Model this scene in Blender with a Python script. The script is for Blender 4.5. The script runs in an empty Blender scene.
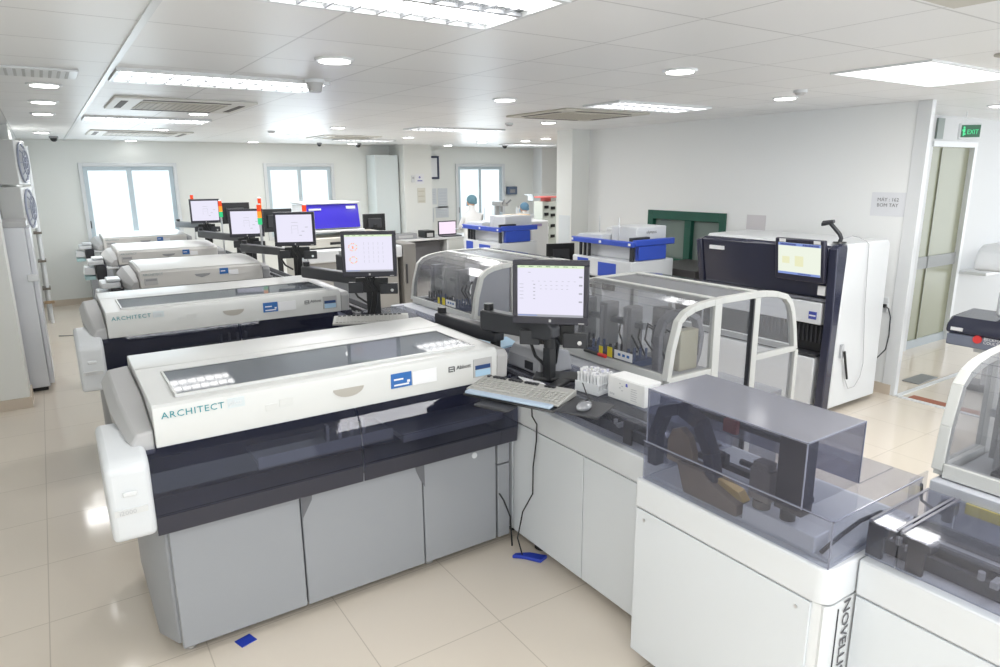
import bpy, bmesh, math, random
from mathutils import Vector, Matrix
random.seed(7)
SC = bpy.context.scene
COL = SC.collection
PI = math.pi

# ------------------------------------------------------------------ materials
MATS = {}
def mat(name, col, rough=.5, metal=0., spec=.5, coat=0., noise=0.):
    if name in MATS: return MATS[name]
    m = bpy.data.materials.new(name); m.use_nodes = True
    nt = m.node_tree; b = nt.nodes['Principled BSDF']
    b.inputs['Base Color'].default_value = (*col, 1)
    b.inputs['Roughness'].default_value = rough
    b.inputs['Metallic'].default_value = metal
    b.inputs['Specular IOR Level'].default_value = spec
    b.inputs['Coat Weight'].default_value = coat
    if noise:
        n = nt.nodes.new('ShaderNodeTexNoise'); n.inputs['Scale'].default_value = 6
        tc = nt.nodes.new('ShaderNodeTexCoord'); nt.links.new(tc.outputs['Object'], n.inputs['Vector'])
        r = nt.nodes.new('ShaderNodeMapRange'); r.inputs['To Min'].default_value = rough - noise; r.inputs['To Max'].default_value = rough + noise
        nt.links.new(n.outputs['Fac'], r.inputs['Value']); nt.links.new(r.outputs['Result'], b.inputs['Roughness'])
    MATS[name] = m; return m
def emit(name, col, s=1.):
    if name in MATS: return MATS[name]
    m = bpy.data.materials.new(name); m.use_nodes = True
    nt = m.node_tree; nt.nodes.clear()
    o = nt.nodes.new('ShaderNodeOutputMaterial'); e = nt.nodes.new('ShaderNodeEmission')
    e.inputs['Color'].default_value = (*col, 1); e.inputs['Strength'].default_value = s
    nt.links.new(e.outputs[0], o.inputs['Surface']); MATS[name] = m; return m
def acrylic(name, tint, gloss=.08, rough=.04, haze=0., hazecol=(.5, .5, .55)):
    """thin tinted clear sheet: tinted transmission, fresnel reflection, an optional even diffuse haze"""
    if name in MATS: return MATS[name]
    m = bpy.data.materials.new(name); m.use_nodes = True
    nt = m.node_tree; nt.nodes.clear(); N = nt.nodes.new; L = nt.links.new
    o = N('ShaderNodeOutputMaterial'); t = N('ShaderNodeBsdfTransparent'); g = N('ShaderNodeBsdfGlossy')
    t.inputs['Color'].default_value = (*tint, 1); g.inputs['Roughness'].default_value = rough
    ge = N('ShaderNodeNewGeometry'); dp = N('ShaderNodeVectorMath'); dp.operation = 'DOT_PRODUCT'
    L(ge.outputs['Incoming'], dp.inputs[0]); L(ge.outputs['Normal'], dp.inputs[1])
    def mth(op, x, y=None):
        q = N('ShaderNodeMath'); q.operation = op; L(x, q.inputs[0])
        if y is not None: q.inputs[1].default_value = y
        return q.outputs[0]
    q = mth('ABSOLUTE', dp.outputs['Value']); q = mth('MULTIPLY', q, -1.); q = mth('ADD', q, 1.); q = mth('POWER', q, 5.); q = mth('MULTIPLY', q, .6)
    ad = N('ShaderNodeMath'); ad.operation = 'ADD'; ad.inputs[1].default_value = gloss * .5; ad.use_clamp = True
    L(q, ad.inputs[0])
    base = t.outputs[0]
    if haze:
        d = N('ShaderNodeBsdfDiffuse'); d.inputs['Color'].default_value = (*hazecol, 1)
        mh = N('ShaderNodeMixShader'); mh.inputs[0].default_value = haze
        L(t.outputs[0], mh.inputs[1]); L(d.outputs[0], mh.inputs[2]); base = mh.outputs[0]
    mx = N('ShaderNodeMixShader'); L(ad.outputs[0], mx.inputs[0]); L(base, mx.inputs[1]); L(g.outputs[0], mx.inputs[2])
    L(mx.outputs[0], o.inputs['Surface']); MATS[name] = m; return m

def tiled(name, base, line, ox, oy, sx, sy, w, rough, axes='xy', vary=.02, spec=.5):
    """a surface laid out in rectangular tiles with thin joints"""
    m = bpy.data.materials.new(name); m.use_nodes = True
    nt = m.node_tree; b = nt.nodes['Principled BSDF']; N = nt.nodes.new; L = nt.links.new
    tc = N('ShaderNodeTexCoord'); sp = N('ShaderNodeSeparateXYZ'); L(tc.outputs['Object'], sp.inputs[0])
    outs = []; cells = []
    for k, o, s in (('X', ox, sx), ('Y', oy, sy)):
        a = N('ShaderNodeMath'); a.operation = 'SUBTRACT'; a.inputs[1].default_value = o; L(sp.outputs[k], a.inputs[0])
        d = N('ShaderNodeMath'); d.operation = 'DIVIDE'; d.inputs[1].default_value = s; L(a.outputs[0], d.inputs[0])
        fl = N('ShaderNodeMath'); fl.operation = 'FLOOR'; L(d.outputs[0], fl.inputs[0]); cells.append(fl)
        pp = N('ShaderNodeMath'); pp.operation = 'PINGPONG'; pp.inputs[1].default_value = .5; L(d.outputs[0], pp.inputs[0])
        lt = N('ShaderNodeMath'); lt.operation = 'LESS_THAN'; lt.inputs[1].default_value = w / s / 2; L(pp.outputs[0], lt.inputs[0])
        outs.append(lt)
    mx = N('ShaderNodeMath'); mx.operation = 'MAXIMUM'; L(outs[0].outputs[0], mx.inputs[0]); L(outs[1].outputs[0], mx.inputs[1])
    cm = N('ShaderNodeCombineXYZ'); L(cells[0].outputs[0], cm.inputs[0]); L(cells[1].outputs[0], cm.inputs[1])
    wn = N('ShaderNodeTexWhiteNoise'); wn.noise_dimensions = '3D'; L(cm.outputs[0], wn.inputs['Vector'])
    mr = N('ShaderNodeMapRange'); mr.inputs['To Min'].default_value = 1 - vary; mr.inputs['To Max'].default_value = 1 + vary; L(wn.outputs['Value'], mr.inputs['Value'])
    c1 = N('ShaderNodeMix'); c1.data_type = 'RGBA'; c1.blend_type = 'MULTIPLY'; c1.inputs[0].default_value = 1
    c1.inputs[6].default_value = (*base, 1)
    cc = N('ShaderNodeCombineColor')
    for i in range(3): L(mr.outputs['Result'], cc.inputs[i])
    L(cc.outputs[0], c1.inputs[7])
    c2 = N('ShaderNodeMix'); c2.data_type = 'RGBA'; L(mx.outputs[0], c2.inputs[0]); L(c1.outputs[2], c2.inputs[6]); c2.inputs[7].default_value = (*line, 1)
    L(c2.outputs[2], b.inputs['Base Color']); b.inputs['Roughness'].default_value = rough
    b.inputs['Specular IOR Level'].default_value = spec
    MATS[name] = m; return m

W_WALL = mat('wall_paint', (.80, .815, .79), .55, noise=.05)
W_WHITE = mat('white_paint', (.80, .81, .81), .45)
W_FLOOR = tiled('floor_tiles', (.73, .66, .57), (.55, .49, .41), -.242, 2.341 - .603 * 20, .595, .603, .005, .09, vary=.012)
W_CEIL = tiled('ceiling_tiles', (.86, .865, .87), (.60, .605, .61), .42 - .625 * 20, 1.96 - .6 * 20, .625, .6, .010, .36, vary=.02, spec=.35)
W_BASE = mat('baseboard_tile', (.60, .52, .43), .25)
IVORY = mat('ivory_plastic', (.645, .655, .645), .32, noise=.04)
WHITEP = mat('white_plastic', (.665, .69, .715), .35, noise=.04)
WHITEM = mat('white_enamel', (.70, .72, .735), .28)
GREYP = mat('grey_panel', (.30, .315, .34), .38, noise=.05)
LGREY = mat('light_grey_plastic', (.47, .47, .475), .42)
MGREY = mat('mid_grey_plastic', (.30, .305, .315), .45)
DGREY = mat('charcoal_plastic', (.032, .034, .040), .4)
BLACK = mat('black_plastic', (.012, .013, .015), .35)
RUBBER = mat('black_rubber', (.02, .02, .02), .7)
METAL = mat('brushed_steel', (.62, .63, .65), .3, 1.)
CHROME = mat('chrome', (.8, .8, .82), .12, 1.)
ALU = mat('frame_aluminium', (.62, .63, .61), .38)
BEIGE = mat('beige_plastic', (.58, .56, .50), .45)
TAUPE = mat('taupe_bracket', (.14, .125, .105), .5)
NAVY = mat('navy_gloss', (.026, .029, .055), .22, coat=.3)
BLUE = mat('blue_panel', (.035, .085, .50), .35)
VIOLET = mat('violet_hood', (.05, .035, .55), .12, coat=.4)
TEAL = mat('teal_ink', (.03, .26, .30), .5)
BLUEST = mat('blue_sticker', (.03, .14, .42), .4)
PAPER = mat('paper', (.80, .81, .83), .6)
PALEB = mat('pale_blue', (.40, .60, .78), .5)
INK = mat('grey_ink', (.22, .22, .23), .6)
REDM = mat('red_plastic', (.65, .03, .03), .4)
YEL = mat('yellow_label', (.75, .62, .05), .5)
GREEN = mat('green_frame_paint', (.008, .085, .055), .35)
OLIVE = mat('frosted_olive_glass', (.27, .28, .20), .25)
MAT_BR = mat('terracotta_strip', (.36, .13, .075), .6)
BTAPE = mat('blue_tape', (.02, .05, .42), .5)
SMOKE = acrylic('smoked_acrylic', (.82, .83, .87), .07, .04, .06, (.45, .46, .55))
SMOKE_D = acrylic('dark_smoked_acrylic', (.55, .56, .63), .05, .04, .06, (.12, .13, .20))
CLEARA = acrylic('clear_acrylic', (.92, .925, .94), .06, .04, .05, (.55, .56, .6))
GLASS = acrylic('window_glass', (.95, .97, .98), .05, .02)
LIDWIN = acrylic('lid_window', (.50, .53, .57), .08, .04, .18, (.2, .22, .25))
E_LAMP = emit('lamp_glow', (1, .99, .97), 7.)
E_TUBE = emit('tube_glow', (1, .995, .985), 7.)
E_WIN = emit('daylight_pane', (.80, .93, 1), .86)
E_SCR = emit('screen_white', (.80, .78, .92), .66)
E_SCRG = emit('screen_grey', (.45, .46, .5), .6)
E_SCRV = emit('screen_green', (.60, .72, .50), .8)
E_SCRB = emit('screen_blue', (.22, .30, .62), .7)
E_SCRR = emit('screen_orange', (.85, .35, .2), .8)
E_SCRC = emit('screen_cream', (.72, .76, .66), .75)
E_RED = emit('red_beacon', (.75, .08, .03), .8)
E_ORA = emit('orange_beacon', (.95, .30, .04), .9)
E_GRN = emit('green_beacon', (.05, .55, .22), .8)
E_EXIT = emit('exit_green', (.10, .62, .28), 1.)

# ------------------------------------------------------------------ mesh builder
ORG = {}
class MB:
    def __init__(s): s.v = []; s.f = []; s.mi = []; s.m = 0
    def add(s, vs, fs):
        k = len(s.v); s.v += [tuple(v) for v in vs]
        for f in fs: s.f.append([i + k for i in f]); s.mi.append(s.m)
        return s
    def box(s, x0, x1, y0, y1, z0, z1):
        return s.add([(x, y, z) for x in (x0, x1) for y in (y0, y1) for z in (z0, z1)],
                     [(0, 1, 3, 2), (4, 6, 7, 5), (0, 4, 5, 1), (2, 3, 7, 6), (0, 2, 6, 4), (1, 5, 7, 3)])
    def prism(s, pts, ax, a, b):
        n = len(pts)
        def P(p, t): return {'x': (t, p[0], p[1]), 'y': (p[0], t, p[1]), 'z': (p[0], p[1], t)}[ax]
        vs = [P(p, a) for p in pts] + [P(p, b) for p in pts]
        fs = [tuple(range(n)), tuple(range(2 * n - 1, n - 1, -1))] + [(i, (i + 1) % n, n + (i + 1) % n, n + i) for i in range(n)]
        return s.add(vs, fs)
    def band(s, pts, w, ax, a, b):
        """a strip of thickness w that follows a 2D path, extruded along ax"""
        L = []; R = []
        for i, p in enumerate(pts):
            q0 = Vector(pts[max(i - 1, 0)]); q1 = Vector(pts[min(i + 1, len(pts) - 1)])
            d = (q1 - q0).normalized(); n = Vector((-d.y, d.x))
            if 0 < i < len(pts) - 1:
                d0 = (Vector(p) - q0).normalized(); n0 = Vector((-d0.y, d0.x)); k = 1 / max(.5, n.dot(n0))
            else: k = 1
            L.append(tuple(p)); R.append(tuple(Vector(p) + n * w * k))
        for i in range(len(pts) - 1):
            s.prism([L[i], L[i + 1], R[i + 1], R[i]], ax, a, b)
        return s
    def cyl(s, p0, p1, r, n=16, r1=None):
        p0 = Vector(p0); p1 = Vector(p1); d = (p1 - p0).normalized(); r1 = r if r1 is None else r1
        u = d.orthogonal().normalized(); w = d.cross(u)
        c = [(math.cos(2 * PI * i / n), math.sin(2 * PI * i / n)) for i in range(n)]
        vs = [p0 + (u * a + w * b) * r for a, b in c] + [p1 + (u * a + w * b) * r1 for a, b in c]
        return s.add(vs, [tuple(range(n)), tuple(range(2 * n - 1, n - 1, -1))] + [(i, (i + 1) % n, n + (i + 1) % n, n + i) for i in range(n)])
    def tube(s, pts, r, n=8):
        pts = [Vector(p) for p in pts]; vs = []; u = None
        for i, p in enumerate(pts):
            d = (pts[min(i + 1, len(pts) - 1)] - pts[max(i - 1, 0)]).normalized()
            u = d.orthogonal().normalized() if u is None else (u - d * u.dot(d)).normalized()
            w = d.cross(u)
            vs += [p + (u * math.cos(2 * PI * j / n) + w * math.sin(2 * PI * j / n)) * r for j in range(n)]
        m = len(pts); fs = [(i * n + j, i * n + (j + 1) % n, (i + 1) * n + (j + 1) % n, (i + 1) * n + j) for i in range(m - 1) for j in range(n)]
        return s.add(vs, fs + [tuple(range(n)), tuple(range(m * n - 1, m * n - n - 1, -1))])
    def ball(s, c, rx, ry=None, rz=None, n=14, m=9):
        ry = ry or rx; rz = rz or rx; vs = [(c[0], c[1], c[2] + rz)]
        for i in range(1, m):
            t = PI * i / m
            vs += [(c[0] + rx * math.sin(t) * math.cos(2 * PI * j / n), c[1] + ry * math.sin(t) * math.sin(2 * PI * j / n), c[2] + rz * math.cos(t)) for j in range(n)]
        vs.append((c[0], c[1], c[2] - rz)); k = len(vs) - 1
        fs = [(0, 1 + j, 1 + (j + 1) % n) for j in range(n)] + [(k, 1 + (m - 2) * n + (j + 1) % n, 1 + (m - 2) * n + j) for j in range(n)]
        fs += [(1 + i * n + j, 1 + (i + 1) * n + j, 1 + (i + 1) * n + (j + 1) % n, 1 + i * n + (j + 1) % n) for i in range(m - 2) for j in range(n)]
        return s.add(vs, fs)
    def ring(s, c, nrm, r, t, n=28, k=6, a0=0, a1=2 * PI):
        nrm = Vector(nrm).normalized(); u = nrm.orthogonal().normalized(); w = nrm.cross(u); c = Vector(c)
        pts = [c + (u * math.cos(a0 + (a1 - a0) * i / n) + w * math.sin(a0 + (a1 - a0) * i / n)) * r for i in range(n + 1)]
        return s.tube(pts, t, k)
    def loft(s, secs):
        """closed cross-sections with equal vertex counts joined in order"""
        n = len(secs[0]); vs = [p for q in secs for p in q]; m = len(secs)
        fs = [(i * n + j, i * n + (j + 1) % n, (i + 1) * n + (j + 1) % n, (i + 1) * n + j) for i in range(m - 1) for j in range(n)]
        return s.add(vs, fs + [tuple(range(n)), tuple(range(m * n - 1, m * n - n - 1, -1))])
    def xf(s, M):
        s.v = [tuple(M @ Vector(v)) for v in s.v]; return s
    def build(s, name, mats, parent=None, bevel=0, smooth=35, seg=2):
        if not isinstance(mats, (list, tuple)): mats = [mats]
        o0 = Vector(ORG.get(parent.name, (0, 0, 0))) if parent else Vector((0, 0, 0))
        me = bpy.data.meshes.new(name)
        me.from_pydata([tuple(Vector(v) - o0) for v in s.v], [], s.f)
        for m in mats: me.materials.append(m)
        me.polygons.foreach_set('material_index', s.mi)
        bm = bmesh.new(); bm.from_mesh(me); bmesh.ops.recalc_face_normals(bm, faces=bm.faces); bm.to_mesh(me); bm.free()
        if smooth:
            me.polygons.foreach_set('use_smooth', [True] * len(me.polygons)); me.set_sharp_from_angle(angle=math.radians(smooth))
        o = bpy.data.objects.new(name, me); COL.objects.link(o)
        if parent: o.parent = parent; ORG[o.name] = tuple(o0)
        if bevel:
            b = o.modifiers.new('bevel', 'BEVEL'); b.width = bevel; b.segments = seg; b.limit_method = 'ANGLE'; b.angle_limit = math.radians(40); b.harden_normals = False
        return o

def tag(o, label, cat, group=None):
    o['label'] = label; o['category'] = cat
    if group: o['group'] = group
    return o
def thing(name, loc, label, cat, group=None):
    o = bpy.data.objects.new(name, None); COL.objects.link(o); o.location = loc; o.empty_display_size = .1
    ORG[o.name] = tuple(loc); return tag(o, label, cat, group)
def struct(o): o['kind'] = 'structure'; return o
def copy_tree(o, label=None, group=None, parent=None, keep=None):
    c = o.copy(); COL.objects.link(c)
    if parent: c.parent = parent
    if label: c['label'] = label
    if group: c['group'] = group
    for ch in o.children:
        if keep is None or keep(ch): copy_tree(ch, parent=c)
    return c
def text(s, size, org, xdir, up, m, parent, name='lettering', sx=1., align='LEFT', off=.0015, sp=1.):
    cu = bpy.data.curves.new('t', 'FONT'); cu.body = s; cu.size = size; cu.align_x = align; cu.extrude = .0006; cu.resolution_u = 2; cu.space_character = sp
    t = bpy.data.objects.new('t', cu); COL.objects.link(t)
    dg = bpy.context.evaluated_depsgraph_get(); dg.update()
    me = bpy.data.meshes.new_from_object(t.evaluated_get(dg)); bpy.data.objects.remove(t); bpy.data.curves.remove(cu)
    x = Vector(xdir).normalized(); u = Vector(up); u = (u - x * u.dot(x)).normalized(); n = x.cross(u)
    M = Matrix(((x.x * sx, u.x, n.x, 0), (x.y * sx, u.y, n.y, 0), (x.z * sx, u.z, n.z, 0), (0, 0, 0, 1)))
    o0 = Vector(ORG.get(parent.name, (0, 0, 0))) if parent else Vector()
    me.transform(Matrix.Translation(Vector(org) + n * off - o0) @ M)
    me.materials.clear(); me.materials.append(m)
    o = bpy.data.objects.new(name, me); COL.objects.link(o); o.parent = parent; ORG[o.name] = tuple(o0)
    return o

# ------------------------------------------------------------------ camera
F, YAW, PIT, ROL = 672.5, math.radians(33.647), math.radians(13.286), math.radians(-.437)
fw = Vector((math.sin(YAW) * math.cos(PIT), math.cos(YAW) * math.cos(PIT), -math.sin(PIT)))
rt = Vector((math.cos(YAW), -math.sin(YAW), 0)); up = rt.cross(fw)
rt, up = rt * math.cos(ROL) + up * math.sin(ROL), up * math.cos(ROL) - rt * math.sin(ROL)
cd = bpy.data.cameras.new('camera'); cam = bpy.data.objects.new('camera', cd); COL.objects.link(cam)
cam.matrix_world = Matrix(((rt.x, up.x, -fw.x, 0), (rt.y, up.y, -fw.y, 0), (rt.z, up.z, -fw.z, 2.07), (0, 0, 0, 1)))
cd.sensor_width = 36; cd.lens = F * 36 / 1000; cd.clip_start = .05; SC.camera = cam

# ------------------------------------------------------------------ room shell
CH = 2.67
struct(MB().box(-4, 14, -3.5, 13.4, -.12, 0).build('floor', W_FLOOR, smooth=0))
struct(MB().box(-4, 14, -3.5, 13.4, CH, CH + .1).build('ceiling', W_CEIL, smooth=0))
# back wall with three window openings
WINS = [(.55, 2.02), (3.50, 4.86), (7.63, 8.93)]
b = MB(); ZB, ZT = .88, 2.31
xs = [-.8] + [t for w in WINS for t in w] + [11.6]
for i in range(0, len(xs), 2): b.box(xs[i], xs[i + 1], 13.2, 13.4, 0, CH)
for a, c in WINS: b.box(a, c, 13.2, 13.4, 0, ZB).box(a, c, 13.2, 13.4, ZT, CH)
struct(b.build('wall_back', W_WALL, smooth=0))
for i, (a, c) in enumerate(WINS):
    w = MB(); t = .06
    for x0, x1, z0, z1 in ((a, a + t, ZB, ZT), (c - t, c, ZB, ZT), (a + t, c - t, ZB, ZB + t), (a + t, c - t, ZT - t, ZT)): w.box(x0, x1, 13.16, 13.26, z0, z1)
    fr = struct(w.build('window_%d' % (i + 1), WHITEM, bevel=.004))
    ORG[fr.name] = (0, 0, 0); md = (a + c) / 2 - .03
    for x0, x1, yy in ((a + t, md + .05, 13.19), (md + .0, c - t, 13.215)):
        s_ = MB(); q = .065
        for bx in ((x0, x0 + q, ZB + t, ZT - t), (x1 - q, x1, ZB + t, ZT - t), (x0 + q, x1 - q, ZB + t, ZB + t + q), (x0 + q, x1 - q, ZT - t - q, ZT - t)): s_.box(bx[0], bx[1], yy, yy + .03, bx[2], bx[3])
        sa = s_.build('sash', mat('sash_white', (.54, .63, .68), .3), fr, bevel=.003)
        MB().box(x0 + q, x1 - q, yy + .01, yy + .018, ZB + t + q, ZT - t - q).build('pane', E_WIN, sa, smooth=0)
    MB().box(a + t + .005, a + t + .02, 13.175, 13.19, 1.25, 1.37).build('handle', DGREY, fr)
struct(MB().box(-.8, 6.05, 13.185, 13.2, 0, .10).build('baseboard_back', W_BASE, smooth=0))
# left side: near pillar, recess and left wall behind
struct(MB().box(-1.3, -1.2, -3.5, 13.4, 0, CH).build('wall_left', W_WALL, smooth=0))
struct(MB().box(-1.2, -.34, 7.36, 7.80, 0, CH).build('wall_left_pillar', W_WALL, smooth=0))
struct(MB().box(-1.2, -.325, 7.345, 7.36, 0, .10).box(-.34, -.325, 7.36, 7.8, 0, .10).build('baseboard_left', W_BASE, smooth=0))
struct(MB().box(-1.2, -.225, 9.75, 13.2, 0, CH).build('wall_left_corner', W_WALL, smooth=0))
# right wall with a window opening
RX = 6.47
wy0, wy1, wz0, wz1 = 5.03, 6.24, .95, 1.62
b = MB().box(RX, RX + .05, 3.0, wy0, 0, CH).box(RX, RX + .05, wy1, 7.76, 0, CH).box(RX, RX + .05, wy0, wy1, 0, wz0).box(RX, RX + .05, wy0, wy1, wz1, CH)
struct(b.build('wall_right', mat('wall_paint_cool', (.84, .855, .855), .5), smooth=0))
w = MB(); t = .09
for y0, y1, z0, z1 in ((wy0, wy0 + t, wz0, wz1), (wy1 - t, wy1, wz0, wz1), (wy0 + t, wy1 - t, wz0, wz0 + t), (wy0 + t, wy1 - t, wz1 - t * 1.2, wz1), (5.53, 5.63, wz0 + t, wz1 - t * 1.2)): w.box(RX - .02, RX + .05, y0, y1, z0, z1)
g = struct(w.build('window_4', GREEN, bevel=.004)); ORG[g.name] = (0, 0, 0)
for y0, y1 in ((wy0 + t, 5.53), (5.63, wy1 - t)):
    MB().box(RX + .04, RX + .05, y0, y1, wz0 + t, wz1 - t).build('pane', mat('dim_window_glass', (.20, .25, .23), .12), g, smooth=0)
struct(MB().box(RX - .015, RX, 3.02, 7.4, 0, .10).build('baseboard_right', W_BASE, smooth=0))
struct(MB().box(RX - .012, RX + .055, 2.98, 3.10, 0, CH).build('trim_1', WHITEM, bevel=.004))
struct(MB().box(6.16, 6.62, 7.42, 7.76, 0, CH).build('wall_right_column', W_WALL, smooth=0))
struct(MB().box(6.08, 6.70, 12.55, 13.2, 0, CH).build('wall_back_column', W_WALL, smooth=0))
struct(MB().box(9.76, 11.4, 12.86, 13.2, 0, CH).build('wall_back_column_far', W_WHITE, smooth=0))
struct(MB().box(11.4, 11.6, 3.9, 13.4, 0, CH).build('wall_right_far', W_WALL, smooth=0))
# corridor behind the glass opening
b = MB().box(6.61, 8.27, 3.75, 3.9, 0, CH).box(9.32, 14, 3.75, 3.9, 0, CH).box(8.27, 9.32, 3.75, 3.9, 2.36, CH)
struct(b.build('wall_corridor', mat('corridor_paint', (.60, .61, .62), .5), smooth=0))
d = struct(MB().box(8.27, 9.32, 3.79, 3.83, 0.0, 2.36).build('door_1', OLIVE, smooth=0)); ORG[d.name] = (0, 0, 0)
MB().box(8.27, 9.32, 3.775, 3.79, .96, 1.10).build('rail', mat('grey_band', (.25, .26, .26), .4), d)
MB().box(8.27, 9.32, 3.775, 3.79, .0, .10).build('kick_strip', mat('bluish_strip', (.38, .42, .45), .3), d)
MB().box(8.55, 8.57, 3.775, 3.79, .1, 2.33).build('stile', mat('olive_frame', (.27, .28, .22), .4), d)
MB().box(9.26, 9.33, 3.735, 3.79, 0, 2.40).box(8.25, 9.26, 3.735, 3.79, 2.34, 2.40).build('frame', WHITEM, d)
tw = struct(MB().box(8.27, 8.42, 3.73, 3.75, 2.42, 2.64).build('trim_4', mat('transom_green', (.2, .24, .22), .3)))
struct(MB().box(RX, 8.2, 2.94, 2.98, 0, .012).build('trim_2', WHITEM))
struct(MB().box(RX - .02, RX + .02, -1, 2.94, 0, .012).build('trim_3', WHITEM))
tag(MB().box(RX + .05, RX + .16, .8, 2.88, 0, .006).build('floor_strip', MAT_BR), 'terracotta brown strip lying on the floor across the glass opening', 'floor strip')
tag(MB().box(7.02, 7.42, 3.02, 3.18, 0, .01).build('floor_plate', mat('floor_plate_steel', (.25, .26, .27), .35, .4), bevel=.003), 'dark steel plate set in the corridor floor behind the white threshold', 'floor plate')
struct(MB().box(.405, .435, -3.5, 13.2, CH - .008, CH).build('trim_5', WHITEM))

# ------------------------------------------------------------------ ceiling fittings
def area(x, y, sx, sy, p, z=CH - .03):
    l = bpy.data.lights.new('fixture_or_fill_light', 'AREA'); l.shape = 'RECTANGLE'; l.size = sx; l.size_y = sy; l.energy = p; l.color = (1, .99, .975)
    o = bpy.data.objects.new('fixture_or_fill_light', l); COL.objects.link(o); o.location = (x, y, z); return o
dl = [(1.38, 3.63, 'large round downlight nearest the camera, left of centre'), (3.27, 2.95, 'round downlight nearest the white ceiling panel'), (3.24, 4.77, 'round downlight left of the louvred light on the right'),
      (5.08, 6.57, 'round downlight above the right column'), (5.19, 3.54, 'round downlight next to the smoke detector on the right'), (.11, 5.53, 'nearest round downlight of the row at the far left'),
      (.11, 6.73, 'second round downlight of the row at the far left'), (.11, 7.95, 'third round downlight of the row at the far left'), (.11, 11.18, 'round downlight above the left corner of the far wall'),
      (1.36, 7.26, 'round downlight in front of the left ceiling air conditioner'), (1.34, 12.92, 'round downlight close to the far left window'), (1.38, 9.85, 'round downlight between the left air conditioners'),
      (3.21, 12.6, 'round downlight close to the far wall left of the middle window'), (3.24, 10.41, 'round downlight above the middle window'), (3.22, 8.49, 'round downlight left of the middle air conditioner'),
      (4.98, 12.45, 'round downlight close to the far wall camera'), (5.02, 10.16, 'round downlight left of the back column'), (7.06, 12.48, 'round downlight close to the framed picture'),
      (6.95, 11.0, 'round downlight right of the back column'), (7.57, 2.90, 'round downlight right of the exit sign'), (7.24, 9.43, 'round downlight left of the right column'), (7.44, 10.3, 'round downlight behind the right column lights')]
first = None
for x, y, lb in dl:
    if first is None:
        t = thing('downlight', (x, y, CH), lb + ', set in the ceiling', 'ceiling light', 'round ceiling downlights')
        m = MB(); m.cyl((x, y, CH - .012), (x, y, CH - .0005), .10, 28, .105); m.build('trim_ring', WHITEM, t)
        MB().cyl((x, y, CH - .016), (x, y, CH - .0125), .08, 28).build('diffuser', E_LAMP, t); first = t
    else:
        t = copy_tree(first, lb + ', set in the ceiling', 'round ceiling downlights'); t.location = (x, y, CH)
def louvre(x0, x1, y0, y1, lb, k=2):
    t = thing('louvred_ceiling_light', ((x0 + x1) / 2, (y0 + y1) / 2, CH), lb, 'ceiling light', 'louvred fluorescent lights')
    m = MB(); e = .022
    for q in ((x0, x1, y0, y0 + e), (x0, x1, y1 - e, y1), (x0, x0 + e, y0 + e, y1 - e), (x1 - e, x1, y0 + e, y1 - e)): m.box(*q, CH - .020, CH)
    m.build('frame', WHITEM, t)
    MB().box(x0 + e, x1 - e, y0 + e, y1 - e, CH - .003, CH - .001).build('reflector', mat('reflector', (.62, .64, .66), .25, .7), t)
    w = (y1 - y0) / k
    for i in range(k):
        yc = y0 + w * (i + .5); MB().box(x0 + .03, x1 - .03, yc - w * .30, yc + w * .30, CH - .007, CH - .004).build('fluorescent_lamp', E_TUBE, t)
    m = MB()
    for i in range(1, k): m.box(x0 + e, x1 - e, y0 + w * i - .012, y0 + w * i + .012, CH - .020, CH - .008)
    n = 12
    for i in range(1, n):
        xx = x0 + (x1 - x0) * i / n; m.box(xx - .004, xx + .004, y0 + e, y1 - e, CH - .019, CH - .0085)
    m.build('louvre_grid', mat('louvre_metal', (.42, .43, .45), .3, .5), t)
louvre(.43, 1.62, 1.97, 2.52, 'large louvred fluorescent ceiling light at the top of the view')
louvre(.44, 1.67, 4.50, 5.02, 'louvred fluorescent light beside the white ceiling rail, in front of the left air conditioner')
louvre(.45, 1.63, 8.0, 8.55, 'louvred fluorescent light between the two left air conditioners')
louvre(4.12, 5.29, 4.36, 4.83, 'louvred fluorescent light above the white and blue analyser on the right')
louvre(4.08, 5.37, 7.9, 8.4, 'thin looking louvred light in front of the back column')
louvre(4.2, 5.2, 11.0, 11.4, 'louvred light close to the far wall left of the back column')
louvre(7.8, 8.9, 11.2, 11.7, 'louvred light far back, left of the right column')
t = thing('ceiling_light_panel', (4.78, 2.245, CH), 'square bright flat white ceiling light panel at the upper right', 'ceiling light')
m = MB()
for q in ((4.16, 5.40, 1.95, 1.965), (4.16, 5.40, 2.525, 2.54), (4.16, 4.175, 1.965, 2.525), (5.385, 5.40, 1.965, 2.525)): m.box(*q, CH - .012, CH)
m.build('frame', WHITEM, t); MB().box(4.175, 5.385, 1.965, 2.525, CH - .008, CH - .001).build('diffuser', emit('panel_glow', (1, 1, 1), 1.6), t)
area(4.78, 2.245, 1.15, .5, 18)
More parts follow.
